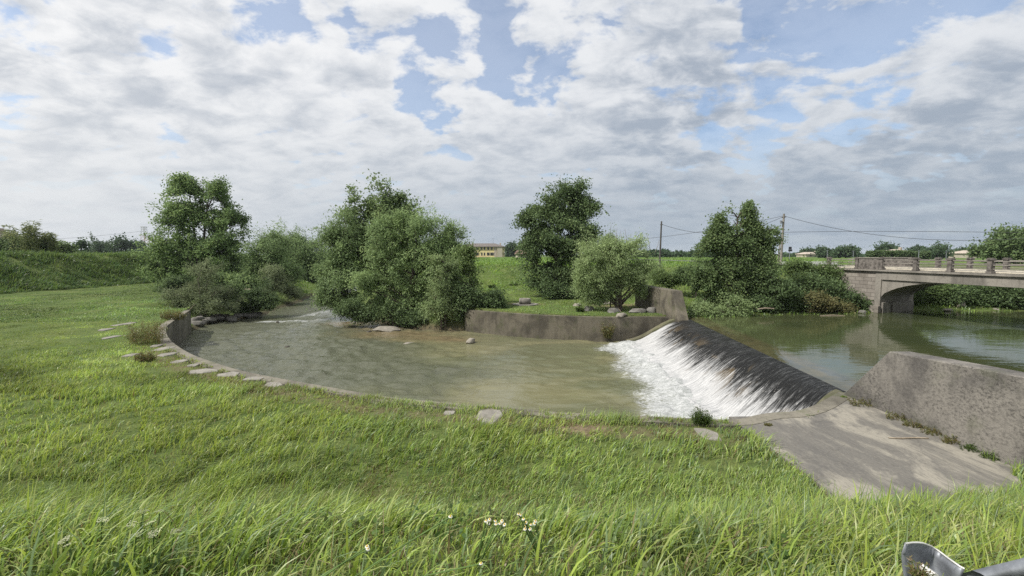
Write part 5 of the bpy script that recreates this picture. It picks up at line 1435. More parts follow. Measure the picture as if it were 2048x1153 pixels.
def weed(label, px, py, z, wpx, hpx, leaf, seed, ll=0.12, lw=0.04, n_=120, name='weed', cat='plant', y=None):
    """a plant of many thin arching stems with small leaves, one mesh"""
    g = G(px, py, z) if y is None else D(px, py, y)
    k = g[1] / FPX; w, h = wpx * k / 2, hpx * k
    rg = np.random.default_rng(seed)
    pal = {'l_dry': [(0.16, 0.15, 0.055), (0.12, 0.15, 0.045), (0.14, 0.16, 0.05), (0.20, 0.165, 0.07), (0.12, 0.125, 0.045), (0.17, 0.12, 0.06)], 'l_shrub': [(0.06, 0.10, 0.022), (0.045, 0.08, 0.02), (0.09, 0.13, 0.03)], 'l_bright': [(0.10, 0.16, 0.025), (0.13, 0.18, 0.03)]}[leaf]
    pal = np.array(pal)
    ns = max(14, n_ // 2)
    r_ = np.sqrt(rg.uniform(0, 1, ns)) * 0.75; a_ = rg.uniform(0, 2 * PI, ns)
    bx_, by_ = r_ * np.cos(a_) * w, r_ * np.sin(a_) * w * 0.6
    # patchy: a few bald spots
    L = h * rg.uniform(0.45, 1.15, ns) * (1.05 - 0.45 * r_)
    bend = rg.uniform(0.15, 0.75, ns); lean = a_ * 0.75 + rg.normal(0, 0.8, ns)
    yaw = rg.uniform(0, PI, ns)
    c1 = pal[rg.integers(0, len(pal), ns)] * rg.uniform(0.7, 1.2, (ns, 1))
    v, q_, c_ = blades(bx_, by_, np.zeros(ns) - 0.03, L, np.full(ns, max(0.008, k * 0.6)), lean, bend, yaw, c1, 5)
    ctr = v.reshape(ns, 5, 2, 3).mean(2)
    m_ = n_ * 12
    si = rg.integers(0, ns, m_); tt = rg.uniform(0.25, 1, m_) * 4; i0 = np.minimum(tt.astype(int), 3); f_ = (tt - i0)[:, None]
    p_ = ctr[si, i0] * (1 - f_) + ctr[si, i0 + 1] * f_ + rg.normal(0, 1, (m_, 3)) * h * 0.045
    v3, q3 = foliage(p_, np.repeat(unit(np.stack([np.cos(lean), np.sin(lean), 0.6 + 0 * lean], 1)), 1, 0)[si], rg, max(ll * 0.55, k * 2.4), max(lw * 0.5, k * 1.0), 0.0)
    c3 = np.repeat(pal[rg.integers(0, len(pal), m_)] * rg.uniform(0.7, 1.25, (m_, 1)), 4, axis=0)
    v3[:, 2] = np.maximum(v3[:, 2], -0.02)
    o = np_mesh(name, np.concatenate([v, v3]), np.concatenate([q_, q3 + len(v)]), None, M['blade'], False, {'col': np.concatenate([c_, c3])})
    o.location = g
    return tag(o, label, cat)
weed('small rusty dry stalk in front of the guardrail end plate', 1836, 1150, 0, 26, 60, 'l_dry', 355, 0.03, 0.01, 26, y=1.68)
weed('tall dry straggly weed patch on the lawn behind the bend of the curved wall', 292, 688, LAWN, 84, 58, 'l_dry', 301, 0.16, 0.05, 240)
weed('dry yellowish weed patch along the top of the curved wall end', 345, 640, LAWN, 56, 26, 'l_dry', 302, 0.16, 0.05, 200)
weed('low round dry tuft among the stone slabs', 290, 724, LAWN, 42, 26, 'l_dry', 303, 0.13, 0.03, 220)
weed('small leafy weed shrub on the basin wall in front of the white water', 1402, 850, LAWN, 46, 44, 'l_shrub', 304, 0.07, 0.04, 220)
weed('tiny grass tuft growing in the joint of the paved slab', 1535, 851, 1.87, 20, 8, 'l_dry', 305, 0.06, 0.015, 60)
weed('green weed hanging at the tip of the near wing wall', 1687, 797, 1.85, 12, 8, 'l_bright', 306, 0.05, 0.03, 50)
weed('yellow-green weed growing from a crack high on the near wing wall', 2024, 838, 1.9, 40, 34, 'l_bright', 307, 0.045, 0.03, 110, y=9.55)
weed('clipped round little shrub beside the willow bush boulders', 1160, 624, 1.85, 20, 14, 'l_shrub', 308, 0.09, 0.06, 110)
weed('hanging dry creeper over the far wall below the willow bush', 1216, 676, 0.25, 24, 48, 'l_dry', 309, 0.12, 0.04, 120, y=31.6)
for k, (px, py) in enumerate([(1722, 811), (1795, 839), (1828, 853), (1866, 868), (1905, 886), (1945, 901), (1985, 918)]):
    weed(['dry weed tuft at the wall foot nearest the weir', 'second dry tuft along the foot of the near wing wall', 'third dry tuft along the foot of the near wing wall, by the stick',
          'dry tuft at the wall foot right of the stick', 'low brown tuft at the middle of the wing wall foot', 'brown tuft at the wall foot where the slab narrows', 'leafy tuft at the wall foot beside the tall grass'][k],
         px, py, 1.87, 54, 20, 'l_dry' if k < 5 else 'l_shrub', 320 + k, 0.07, 0.02, 70, 'weed')
for k, (px, py, w, h) in enumerate([(984, 577, 14, 10), (1028, 575, 20, 12)]):
    weed(['small dark bush on the far lawn ridge, left', 'larger dark bush on the far lawn ridge, right'][k], px, py, 1.9, w, h, 'l_shrub', 340 + k, 0.16, 0.09, 70)

# white daisies: two plants with heads as parts
def ray_above(px, py, hh_):
    """distance at which the view ray is hh_ above the ground"""
    ys_ = np.linspace(1.6, 9, 400); d = ray(px, py); xs_ = d[0] / d[1] * ys_; zs_ = CAMZ + d[2] / d[1] * ys_
    g_ = zs_ - hmap(xs_, ys_) - hh_
    return float(ys_[np.argmax(g_ < 0)])
def daisies(label, heads, seed, y0):
    y0 = ray_above(heads[0][0], heads[0][1], 0.24)
    rg = random.Random(seed)
    g0 = heads[0]
    c = G(sum(h[0] for h in heads) / len(heads), max(h[1] for h in heads) + 34, 2.5)
    bx_, by_ = c[0], y0; bz = hz(bx_, by_)
    root = empty('daisy_plant', (bx_, by_, bz), label, 'flower')
    for k, (px, py) in enumerate(heads):
        yy = y0 + rg.uniform(-0.12, 0.12)
        p = D(px, py, yy)
        p = (p[0] - bx_, p[1] - by_, p[2] - bz)
        mb = MB(); mb.tube([(p[0] * 0.3, p[1] * 0.3, 0), (p[0] * 0.7, p[1] * 0.8, p[2] * 0.6), p], 0.0035, 4); mb.build('stem', M['stem'], root)
        mb = MB(); n_ = 13; tl = rg.uniform(-0.5, 0.1); tm = rg.uniform(-0.3, 0.3)
        def tr(q_): return (p[0] + q_[0], p[1] + q_[1], p[2] + q_[2] + q_[1] * -tl + q_[0] * tm)
        for j in range(n_):
            a_ = 2 * PI * j / n_; da = PI / n_ * 0.9; r0, r1 = 0.004, 0.0105
            mb.add([tr((r0 * math.cos(a_), r0 * math.sin(a_), 0.002)), tr((r1 * 0.7 * math.cos(a_ - da), r1 * 0.7 * math.sin(a_ - da), 0.003)), tr((r1 * math.cos(a_), r1 * math.sin(a_), -0.002)), tr((r1 * 0.7 * math.cos(a_ + da), r1 * 0.7 * math.sin(a_ + da), 0.003))], [(0, 1, 2, 3)])
        fl = mb.build('flower', M['petal'], root)
        mb = MB(); mb.tube([tr((0, 0, 0.0)), tr((0, 0, 0.007))], [0.005, 0.003], 8); mb.add([tr((0.003 * math.cos(t_), 0.003 * math.sin(t_), 0.007)) for t_ in np.linspace(0, 2 * PI, 8, endpoint=False)], [tuple(range(8))])
        mb.build('centre', M['pollen'], fl)
daisies('left clump of white daisies in the foreground grass', [(972, 1043), (979, 1040), (991, 1043), (992, 1049), (1004, 1043), (1009, 1050), (977, 1047), (1000, 1048)], 1, 4.15)
daisies('right clump of white daisies in the foreground grass', [(1041, 1031), (1047, 1039), (1052, 1046), (1051, 1053), (1060, 1059), (1062, 1050), (1071, 1043), (1050, 1059), (1037, 1029), (1069, 1048)], 2, 4.15)
daisies('few scattered white flowers at the lower left centre', [(734, 1094), (736, 1099), (901, 1034), (962, 1128)], 3, 3.5)
# pale umbel heads in the lower left
UMB = [(185, 1042), (260, 1033), (305, 1036), (327, 1048), (165, 1066), (306, 1060), (240, 1044), (315, 1072), (250, 1085), (150, 1100)]
proto = None
for k, (px, py) in enumerate(UMB):
    yy = ray_above(px, py, 0.20)
    p = D(px, py, yy); gz = hz(p[0], yy)
    if proto is None:
        proto = empty('wild_flower', (p[0], yy, gz), 'pale flat flower head of wild carrot in the lower left grass', 'flower', 'wild carrot flowers')
        hgt_ = 0.20
        mb = MB(); mb.tube([(0.0, 0, 0), (0.01, 0, hgt_ * 0.6), (0, 0, hgt_)], 0.004, 4); mb.build('stem', M['stem'], proto)
        mb = MB(); rg_ = random.Random(5)
        for _ in range(46):
            a_, r_ = rg_.uniform(0, 2 * PI), 0.026 * math.sqrt(rg_.random()); x_, y__ = r_ * math.cos(a_), r_ * math.sin(a_) * 0.8
            s_ = 0.004; z_ = hgt_ + 0.012 - r_ * 0.15 + rg_.uniform(0, 0.006)
            mb.add([(x_ - s_, y__, z_), (x_, y__ - s_, z_ + 0.003), (x_ + s_, y__, z_), (x_, y__ + s_, z_ + 0.002)], [(0, 1, 2, 3)])
        mb.build('flower_head', M['umbel'], proto)
        ch = list(proto.children)
        proto.location = (p[0], yy, p[2] - hgt_)
        proto.rotation_euler = (0, 0.25, 0)
    else:
        r = proto.copy(); C.objects.link(r); r.location = (p[0], yy, p[2] - 0.20); r.rotation_euler = (0.1 * math.sin(k), 0.3 + 0.1 * math.cos(k * 2), k)
        for c_ in ch:
            cc = c_.copy(); C.objects.link(cc); cc.parent = r

# ------------------------------------------------------------------ GRASS
PAL = np.array([(0.170, 0.245, 0.048), (0.205, 0.270, 0.055), (0.135, 0.205, 0.055), (0.24, 0.285, 0.105), (0.125, 0.180, 0.085)])
DRY = np.array([(0.20, 0.165, 0.075), (0.15, 0.125, 0.06), (0.24, 0.20, 0.11)])

def allowed(x, y, margin=0.06):
    h, sl, su, ss = hmap(x, y, True)
    ok = (sl > np.where((x > -4.5) & (x < 5.7) & (y < 20), 0.04, 0.26) + margin) & (su > 0.1)
    ok &= ~((ss < -0.12 + 0.16 * vnoise(x, y, 0.35, 31)) & (y > toe_y(x) - 0.15 + 0.3 * vnoise(x, y, 0.5, 34)))
    ok &= ~((x > 10.45) & (x < 11.2) & (y < 14.2))
    for (fx, fy, rx, ry) in FLAGS:
        ok &= ((x - fx) / (rx + 0.02)) ** 2 + ((y - fy) / (ry + 0.05)) ** 2 > 1.0
    return ok, h, sl, ss

def grass_zone(n_, ymin, ymax, xl, xr, seed, Lf, W, dens=None, k=4, wide=1.0, pow_=1.0, lean0=0.15, leans=0.75, dry=0.08, ytop=None):
    rg = np.random.default_rng(seed)
    y = ymin + (ymax - ymin) * rg.uniform(0, 1, n_) ** pow_
    lo, hi = xl(y), xr(y)
    x = lo + (hi - lo) * rg.uniform(0, 1, n_)
    # gather into tufts
    nc = max(1, n_ // 9)
    ci_ = rg.integers(0, nc, n_); ch_ = rg.uniform(0, 1, nc)
    lone = rg.uniform(0, 1, n_) < 0.35
    hsh = np.where(lone, rg.uniform(0, 1, n_), ch_[ci_])
    rr_ = 0.055 * wide
    x = np.where(lone, x, x[ci_] + rg.normal(0, rr_, n_)); y = np.where(lone, y, y[ci_] + rg.normal(0, rr_, n_))
    ok, h, sl, ss = allowed(x, y)
    if dens is not None: ok &= rg.uniform(0, 1, n_) < dens(x, y, sl)
    x, y, h, hsh, sl = x[ok], y[ok], h[ok], hsh[ok], sl[ok]
    h = np.where((sl < 0.45) & (x < 6) & (y < 37) & (sl > -0.1), np.maximum(h, LAWN + 0.03), h)
    m_ = len(x)
    L = Lf(x, y, sl) * (0.50 + 0.85 * hsh) * rg.uniform(0.6, 1.25, m_)
    lean = lean0 + rg.normal(0, leans, m_) + 0.5 * vnoise(x, y, 2.5, 32)
    bend = np.clip(rg.normal(0.85, 0.3, m_), 0.15, 1.5)
    yaw = rg.uniform(0, PI, m_)
    ci = rg.integers(0, len(PAL), m_); base = PAL[ci]
    tone = 1 + 0.22 * vnoise(x, y, 1.3, 33) + 0.40 * (hsh - 0.5) + 0.1 * rg.normal(0, 1, m_)
    yel = np.clip(0.5 + 0.9 * vnoise(x, y, 3.2, 35), 0, 1)[:, None]
    base = base * (1 - 0.26 * yel) + base * np.array([1.45, 1.2, 0.9]) * 0.26 * yel
    col = 1.20 * base * np.clip(tone, 0.5, 1.7)[:, None]
    isd = rg.uniform(0, 1, m_) < (dry(x, y, sl) if callable(dry) else dry)
    col[isd] = DRY[rg.integers(0, len(DRY), isd.sum())]
    L = np.where(isd, L * 0.75, L)
    Wd = W * rg.uniform(0.6, 1.3, m_)
    return blades(x, y, h - 0.01, L, Wd, lean, bend, yaw, col, k)

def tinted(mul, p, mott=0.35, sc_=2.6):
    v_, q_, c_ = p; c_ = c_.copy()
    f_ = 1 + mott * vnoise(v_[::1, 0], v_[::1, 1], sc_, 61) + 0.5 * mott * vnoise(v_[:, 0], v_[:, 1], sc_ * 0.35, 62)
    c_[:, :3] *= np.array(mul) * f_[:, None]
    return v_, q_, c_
parts = []
def tall(x, y):
    """0 short turf .. 1 rank grass"""
    t = toe_y(x)
    v = 0.50 + 0.42 * vnoise(x, y, 1.5, 36) + 0.25 * vnoise(x, y, 4.0, 46)
    v = v + 0.15 * sstep(1.5, -4, x) - 0.25 * sstep(9.8, 12.0, y)
    mat_ = np.exp(-((y - 7.2 + 0.35 * x) / 0.9) ** 2) * sstep(-3.5, -1.5, x) * sstep(6, 3, x)
    v = v - 0.40 * mat_
    v = v + 0.25 * sstep(1.5, 4.0, x) * sstep(7.0, 5.0, y)
    return np.clip(v, 0.10, 1.25)
def Lnear(x, y, sl): return 0.10 + (0.36 - 0.17 * sstep(6.5, 4.0, y)) * tall(x, y) * sstep(0.1, 1.6, sl) + 0.04
edge_dry = lambda x, y, sl: 0.06 + 0.45 * np.exp(-((sl - 0.9) / 0.8) ** 2) * (x < 5) + 0.35 * np.exp(-((y - 7.2 + 0.35 * x) / 0.8) ** 2) * (x < 4.5) * (x > -3)
xl = lambda y: -1.24 * y - 0.8
xr = lambda y: np.minimum(1.24 * y + 0.6, 10.6)
hole = lambda x, y, sl: np.clip(0.66 + 1.1 * vnoise(x, y, 0.5, 47), 0.10, 1)
parts.append(grass_zone(115000, 1.3, 8.6, xl, xr, 1, Lnear, 0.0135, hole, 5, 1.5, 0.72, dry=edge_dry))
parts.append(grass_zone(20000, 1.3, 8.6, lambda y: 0.8 - 0.12 * y + 0 * y, xr, 21, lambda x, y, sl: (0.29 + 0.12 * vnoise(x, y, 1.0, 48)) * (0.55 + 0.45 * sstep(8.2, 6.0, y)), 0.0065, lambda x, y, sl: sstep(9.0, 6.5, y + 0 * x) * sstep(0.0, 2.5, x), 5, 0.8, 0.8, dry=0.12, leans=1.4))
dn = lambda x, y, sl: 1 - 0.35 * np.exp(-((sl - 0.7) / 0.5) ** 2)
parts.append(grass_zone(72000, 8.4, 14.5, xl, xr, 2, Lnear, 0.0230, lambda x, y, sl: dn(x, y, sl) * hole(x, y, sl), 4, 1.1, 0.9, dry=edge_dry))
# short turf floor
parts.append(grass_zone(90000, 1.0, 14.5, xl, xr, 3, lambda x, y, sl: 0.07 + 0 * x, 0.010, None, 3, 0.8, 0.8, dry=lambda x, y, sl: 0.25 + 0 * x))
parts.append(grass_zone(70000, 0.9, 6.5, xl, xr, 23, lambda x, y, sl: 0.12 + 0.05 * vnoise(x, y, 0.6, 51), 0.009, None, 3, 0.6, 0.8, dry=lambda x, y, sl: 0.22 + 0 * x, leans=1.5))
parts.append(grass_zone(130000, 12.5, 38, lambda y: np.maximum(-28, -1.1 * y), lambda y: -3.5 + 0 * y, 25, lambda x, y, sl: 0.17 + 0.12 * vnoise(x, y, 0.9, 54), 0.018,
                        lambda x, y, sl: np.exp(-((sl - 0.50) / 0.22) ** 2) * np.clip(0.45 + 1.1 * vnoise(x, y, 0.9, 55), 0, 1), 4, 0.9, dry=0.38, leans=1.5))
# dead stalks and broad-leaved weeds among the blades
parts.append(grass_zone(2600, 1.3, 9.5, xl, xr, 24, lambda x, y, sl: 0.42 + 0.14 * vnoise(x, y, 1.0, 52), 0.0045, None, 5, 1.0, 0.8, dry=lambda x, y, sl: 1.0 + 0 * x, leans=1.6))
rgw = np.random.default_rng(77)
wy_ = 1.6 + 10.4 * rgw.uniform(0, 1, 420) ** 0.8; wx_ = (rgw.uniform(-1.2, 1.0, 420)) * wy_
okw, hw, _, _ = allowed(wx_, wy_)
okw &= vnoise(wx_, wy_, 1.4, 53) > -0.15
wx_, wy_, hw = wx_[okw], wy_[okw], hw[okw]
iw = np.repeat(np.arange(len(wx_)), 26)
aw = rgw.uniform(0, 2 * PI, len(iw)); rw = rgw.uniform(0.01, 0.13, len(iw))
cw = np.stack([wx_[iw] + rw * np.cos(aw), wy_[iw] + rw * np.sin(aw), hw[iw] + 0.02 + rgw.uniform(0, 0.13, len(iw))], 1)
vw_, qw_ = foliage(cw, np.stack([np.cos(aw), np.sin(aw), 0.2 + 0 * aw], 1), rgw, 0.045, 0.026, 0.1, 0.6)
kw = np.array([(0.075, 0.135, 0.040), (0.10, 0.165, 0.045), (0.13, 0.165, 0.06)])[rgw.integers(0, 3, len(wx_))][iw] * rgw.uniform(0.75, 1.25, (len(iw), 1))
parts.append((vw_, qw_, np.repeat(kw, 4, axis=0)))
# overhang at the basin edge
parts.append(grass_zone(40000, 11.2, 13.9, lambda y: -5 + 0 * y, lambda y: 5.9 + 0 * y, 4, lambda x, y, sl: 0.22 + 0.14 * vnoise(x, y, 0.8, 37), 0.013,
                        lambda x, y, sl: np.exp(-((sl - 0.42) / 0.35) ** 2) * np.clip(0.7 + vnoise(x, y, 0.6, 49), 0.1, 1), 4, 0.9, dry=0.2, lean0=1.0))
# left lawn, middle distance
xl2 = lambda y: -1.22 * y - 1
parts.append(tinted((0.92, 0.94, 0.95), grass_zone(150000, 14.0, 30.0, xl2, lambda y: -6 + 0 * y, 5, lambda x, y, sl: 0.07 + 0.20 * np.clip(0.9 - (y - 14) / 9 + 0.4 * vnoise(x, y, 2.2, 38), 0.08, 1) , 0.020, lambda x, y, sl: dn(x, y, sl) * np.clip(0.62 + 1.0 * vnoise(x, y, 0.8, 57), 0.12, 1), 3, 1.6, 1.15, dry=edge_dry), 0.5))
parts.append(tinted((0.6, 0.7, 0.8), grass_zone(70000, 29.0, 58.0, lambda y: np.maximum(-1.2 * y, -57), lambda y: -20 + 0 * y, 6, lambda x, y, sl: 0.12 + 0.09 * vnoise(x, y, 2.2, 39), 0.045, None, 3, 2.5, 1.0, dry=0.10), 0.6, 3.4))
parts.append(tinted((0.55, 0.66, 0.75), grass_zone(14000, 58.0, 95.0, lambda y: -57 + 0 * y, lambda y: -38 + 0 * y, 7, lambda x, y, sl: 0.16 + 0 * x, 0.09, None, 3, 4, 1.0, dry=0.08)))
# far lawn and banks
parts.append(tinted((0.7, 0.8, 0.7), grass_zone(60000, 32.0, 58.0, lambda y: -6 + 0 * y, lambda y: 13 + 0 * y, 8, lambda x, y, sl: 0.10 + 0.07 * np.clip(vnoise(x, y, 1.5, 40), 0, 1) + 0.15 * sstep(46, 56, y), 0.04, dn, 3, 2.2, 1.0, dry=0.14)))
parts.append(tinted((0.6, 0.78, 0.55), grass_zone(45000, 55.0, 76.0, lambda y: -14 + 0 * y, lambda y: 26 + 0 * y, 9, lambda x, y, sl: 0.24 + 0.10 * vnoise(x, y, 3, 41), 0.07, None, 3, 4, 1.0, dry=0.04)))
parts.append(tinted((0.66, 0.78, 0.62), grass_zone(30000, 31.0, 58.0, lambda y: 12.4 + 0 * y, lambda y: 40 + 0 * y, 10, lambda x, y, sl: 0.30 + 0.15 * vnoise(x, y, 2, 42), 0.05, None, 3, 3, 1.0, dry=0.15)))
v = np.concatenate([p[0] for p in parts]); c = np.concatenate([p[2] for p in parts])
off = np.cumsum([0] + [len(p[0]) for p in parts[:-1]]); q = np.concatenate([p[1] + o_ for p, o_ in zip(parts, off)])
# levee grass just beyond the right edge of the frame
v2_, q2_, c2_ = grass_zone(45000, 0.6, 9.6, lambda y: 11.0 + 0 * y, lambda y: 24 + 0 * y, 26, lambda x, y, sl: 0.26 + 0.1 * vnoise(x, y, 1.0, 58), 0.02, None, 3, 1.5, 1.0, dry=0.1)
q = np.concatenate([q, q2_ + len(v)]); v = np.concatenate([v, v2_]); c = np.concatenate([c, c2_])
tag(np_mesh('grass', v, q, None, M['blade'], True, {'col': c}), 'green wind-blown grass covering the banks and lawns', 'grass', None, 'stuff')
# rank tall reed grass on the left levee slope
parts = [grass_zone(130000, 44.0, 110.0, lambda y: -74 + 0 * y, lambda y: -56 + 0 * y, 11, lambda x, y, sl: 0.75 + 0.4 * vnoise(x, y, 2.6, 43) - 0.25 * sstep(-64, -68, x), 0.085, lambda x, y, sl: np.where(x > -1.25 * y - 2, 1.0, 0.0) * np.clip(0.75 + 0.8 * vnoise(x, y, 1.4, 50), 0.1, 1), 4, 2.6, 1.2, dry=0.03, lean0=0.0, leans=0.5)]
v, q, c = parts[0]
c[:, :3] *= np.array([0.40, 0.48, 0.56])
tag(np_mesh('levee_grass', v, q, None, M['blade'], True, {'col': c}), 'tall dark wind-combed grass on the slope of the left levee', 'grass', None, 'stuff')
# crop field beyond the bank
parts = [grass_zone(60000, 60.0, 200.0, lambda y: 6 + 0 * y, lambda y: 0.62 * y + 6, 12, lambda x, y, sl: 0.55 + 0.12 * vnoise(x, y, 2, 44), 0.16, lambda x, y, sl: np.where(np.abs(x - 32) < 3.2, 0.0, 1.0), 3, 5, 1.0, dry=0.02),
         grass_zone(40000, 66.0, 200.0, lambda y: -1.0 * y, lambda y: 4 + 0 * y, 13, lambda x, y, sl: 0.45 + 0.12 * vnoise(x, y, 2, 44), 0.16, lambda x, y, sl: np.where((x > -50) | (x < -75), 1.0, 0.0), 3, 5, 1.0, dry=0.02)]
v = np.concatenate([p[0] for p in parts]); c = np.concatenate([p[2] for p in parts]); q = np.concatenate([parts[0][1], parts[1][1] + len(parts[0][0])])
c[:, :3] *= np.array([0.62, 0.78, 0.55])
tag(np_mesh('crop_field', v, q, None, M['blade'], True, {'col': c}), 'green crop field stretching behind the bank', 'field', None, 'stuff')

# ------------------------------------------------------------------ SKY, SUN, CAMERA
SUN_EL, SUN_AZ = R(50), math.atan2(-0.92, -0.36)     # azimuth from +Y towards +X
sd = Vector((math.sin(SUN_AZ) * math.cos(SUN_EL), math.cos(SUN_AZ) * math.cos(SUN_EL), math.sin(SUN_EL)))
sun = bpy.data.lights.new('sun', 'SUN'); sun.energy = 4.6; sun.angle = R(1.5); sun.color = (1.0, 0.955, 0.885)
so = bpy.data.objects.new('sun', sun); C.objects.link(so); so.location = (-60, 20, 80)
so.rotation_euler = sd.to_track_quat('Z', 'Y').to_euler()

world = bpy.data.worlds.new('World'); scn.world = world; world.use_nodes = True
nt = world.node_tree; nt.nodes.clear(); n = N(nt)
wout = nt.nodes.new('ShaderNodeOutputWorld')
sky = n.node('ShaderNodeTexSky', sky_type='NISHITA'); sky.sun_disc = False; sky.sun_elevation = SUN_EL; sky.sun_rotation = SUN_AZ % (2 * PI)
sky.dust_density = 1.2; sky.ozone_density = 1.5; sky.altitude = 50
bg1 = n.node('ShaderNodeBackground'); n.link(sky.outputs[0], bg1.inputs[0]); bg1.inputs[1].default_value = 0.14
dirv = n.node('ShaderNodeTexCoord').outputs['Generated']
sep = n.node('ShaderNodeSeparateXYZ'); n.link(dirv, sep.inputs[0])
zc = n.math('ADD', n.math('MAXIMUM', sep.outputs[2], 0.0), 0.29)
cb = n.node('ShaderNodeCombineXYZ'); n.link(n.math('DIVIDE', sep.outputs[0], zc), cb.inputs[0]); n.link(n.math('DIVIDE', sep.outputs[1], zc), cb.inputs[1])
pl = cb.outputs[0]
def wdir(px, py):
    d = ray(px, py); l = math.sqrt(sum(c_ * c_ for c_ in d)); return tuple(c_ / l for c_ in d)
wn = n.noise(dirv, 5.0, 5, 0.6, 0.0, True)
vw = n.node('ShaderNodeVectorMath', operation='MULTIPLY_ADD'); n.link(wn, vw.inputs[0]); vw.inputs[1].default_value = (0.22, 0.22, 0.22); vw.inputs[2].default_value = (-0.11, -0.11, -0.11)
vs_ = n.node('ShaderNodeVectorMath', operation='ADD'); n.link(dirv, vs_.inputs[0]); n.link(vw.outputs[0], vs_.inputs[1])
vn_ = n.node('ShaderNodeVectorMath', operation='NORMALIZE'); n.link(vs_.outputs[0], vn_.inputs[0])
dirw = vn_.outputs[0]
def blob(px, py, ang, soft=0.5):
    d = wdir(px, py)
    vm = n.node('ShaderNodeVectorMath', operation='DOT_PRODUCT'); n.link(dirw, vm.inputs[0]); vm.inputs[1].default_value = d
    return n.smooth(vm.outputs['Value'], math.cos(R(ang)), math.cos(R(ang * (1 - soft) )))
def addall(l):
    s_ = l[0]
    for k in l[1:]: s_ = n.math('ADD', s_, k)
    return s_
rot = n.scale(pl, (1.0, 1.25, 1), (3.1, 1.7, 0), (0, 0, R(24)))
big = n.noise(rot, 0.75, 4, 0.55, 0.4)
puff = n.noise(rot, 4.4, 9, 0.58, 0.2)
puff2 = n.noise(n.scale(rot, (1, 1, 1), (0.05, -0.035, 0)), 4.4, 9, 0.58, 0.2)
cells = n.noise(n.scale(rot, (1, 1, 1), (7, 3, 0)), 6.5, 7, 0.6, 0.3)
holes = addall([blob(*b_) for b_ in [(850, 150, 7, 0.9), (795, 85, 6, 0.9), (760, 40, 5, 0.9), (900, 185, 5, 0.9), (1060, 60, 8, 0.8), (1130, 20, 10, 0.8), (1040, 130, 6, 0.9), (1690, 95, 10, 0.8), (1780, 60, 9, 0.8), (1600, 165, 8, 0.9),
                                       (1505, 205, 7, 0.9), (1660, 30, 8, 0.8), (540, 60, 6, 0.9), (1480, 225, 4, 0.9)]])
hc = n.math('MINIMUM', holes, 1.0)
dens = n.math('ADD', n.math('MULTIPLY', n.math('SUBTRACT', big, 0.5), 0.25), n.math('MULTIPLY', n.math('SUBTRACT', puff, 0.5), 2.0))
dens = n.math('ADD', dens, 0.335)
dens = n.math('SUBTRACT', dens, n.math('MULTIPLY', hc, 0.30))
cov = n.math('MAXIMUM', n.smooth(dens, -0.12, 0.20), 0.30)
# self shading: thicker towards the viewer than towards the sun -> grey base
thick = n.math('ADD', n.math('MULTIPLY', puff, 0.45), n.math('MULTIPLY', cells, 0.55))
lit = n.math('SUBTRACT', puff2, puff)
shade = n.math('ADD', n.math('MULTIPLY', n.lin(thick, 0.40, 0.62), 0.95), n.math('MULTIPLY', lit, 2.2))
shade = n.math('MAXIMUM', shade, 0.0)
shade = n.math('SUBTRACT', shade, n.math('MULTIPLY', hc, 0.25))
greys = addall([n.math('MULTIPLY', blob(*b_[:4]), b_[4]) for b_ in [(1450, 60, 13, 0.9, 0.35), (1420, 150, 9, 0.9, 0.25), (1330, 260, 9, 0.9, 0.40), (1300, 330, 7, 0.9, 0.3), (1850, 330, 12, 0.9, 0.30), (1990, 290, 10, 0.9, 0.25), (1700, 360, 9, 0.9, 0.2),
                                                                    (130, 50, 16, 0.9, 0.25), (60, 190, 10, 0.9, 0.2), (1650, 420, 12, 0.9, 0.1), (1930, 420, 14, 0.9, 0.15)]])
shade = n.math('ADD', shade, n.math('MULTIPLY', greys, n.lin(thick, 0.34, 0.60, 0.0, 1.0)))
shade = n.smooth(shade, -0.10, 1.45)
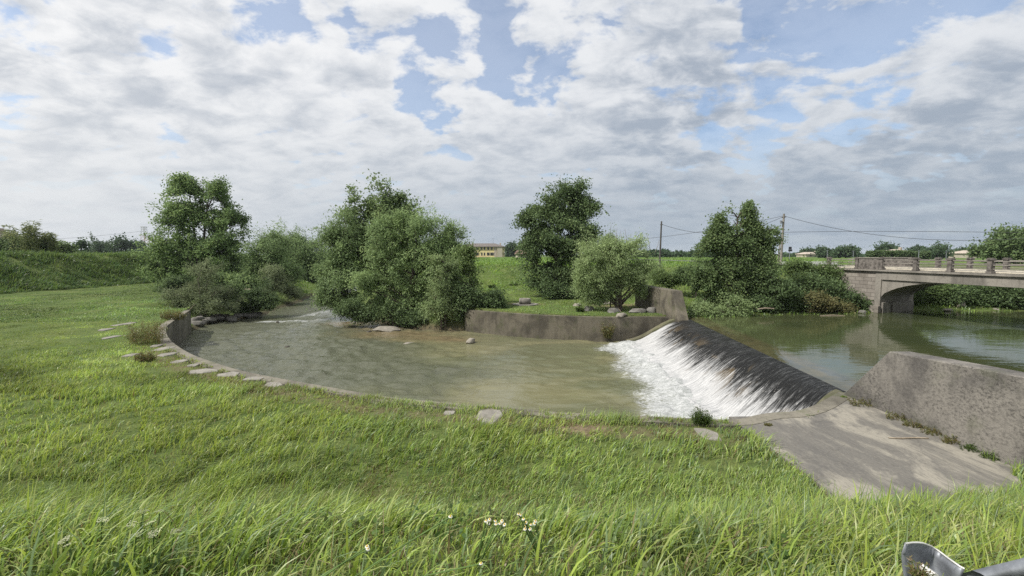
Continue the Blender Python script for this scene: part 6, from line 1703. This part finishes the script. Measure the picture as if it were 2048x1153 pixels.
# brighter towards the sun side
sunv = n.node('ShaderNodeVectorMath', operation='DOT_PRODUCT'); n.link(dirv, sunv.inputs[0]); sunv.inputs[1].default_value = tuple(sd)
toward = n.smooth(sunv.outputs['Value'], -0.35, 0.80)
bright = n.mix(toward, (0.80, 0.825, 0.86), (1.0, 1.0, 1.0))
dark = n.mix(toward, (0.38, 0.44, 0.53), (0.56, 0.60, 0.66))
cc = n.mix(shade, bright, dark)
hzc = n.mix(toward, (0.36, 0.43, 0.51), (0.95, 0.955, 0.95))
hor = n.smooth(sep.outputs[2], 0.36, 0.0)
cc = n.mix(n.math('MULTIPLY', hor, 0.85), cc, hzc)
cov = n.math('MAXIMUM', cov, n.math('MULTIPLY', n.smooth(sep.outputs[2], 0.36, 0.06), 0.95))
bg2 = n.node('ShaderNodeBackground'); n.link(cc, bg2.inputs[0]); bg2.inputs[1].default_value = 0.80
n.link(n.mixsh(cov, bg1.outputs[0], bg2.outputs[0]), wout.inputs[0])

# far air
m_, nt_, out_ = mat('haze_air'); n_ = N(nt_)
pv = n_.node('ShaderNodeVolumePrincipled'); pv.inputs['Color'].default_value = (0.80, 0.87, 0.95, 1); pv.inputs['Density'].default_value = 0.00012; pv.inputs['Anisotropy'].default_value = 0.0
nt_.links.new(pv.outputs[0], out_.inputs['Volume'])
hb = MB(); hb.box((-2700, -120, -2.5), (2700, 4400, 40)); tag(hb.build('haze', m_), kind='stuff')

cam = bpy.data.cameras.new('camera'); co = bpy.data.objects.new('camera', cam); C.objects.link(co)
cam.sensor_width = 36; cam.sensor_fit = 'HORIZONTAL'; cam.lens = FPX / 2048 * 36; cam.clip_end = 9000; cam.clip_start = 0.05
co.location = (0, 0, CAMZ); co.rotation_euler = (PI / 2 - PIT, 0, 0)
scn.camera = co

scn.view_settings.view_transform = 'Standard'; scn.view_settings.look = 'None'; scn.view_settings.exposure = 0.30; scn.view_settings.gamma = 1.0
scn.render.engine = 'CYCLES'
cy = scn.cycles
cy.use_denoising = False
cy.max_bounces = 6; cy.diffuse_bounces = 3; cy.glossy_bounces = 3; cy.transmission_bounces = 4; cy.transparent_max_bounces = 4
cy.caustics_reflective = False; cy.caustics_refractive = False
cy.sample_clamp_indirect = 2.5; cy.sample_clamp_direct = 4.0
try: cy.sampling_pattern = 'BLUE_NOISE'
except Exception: pass
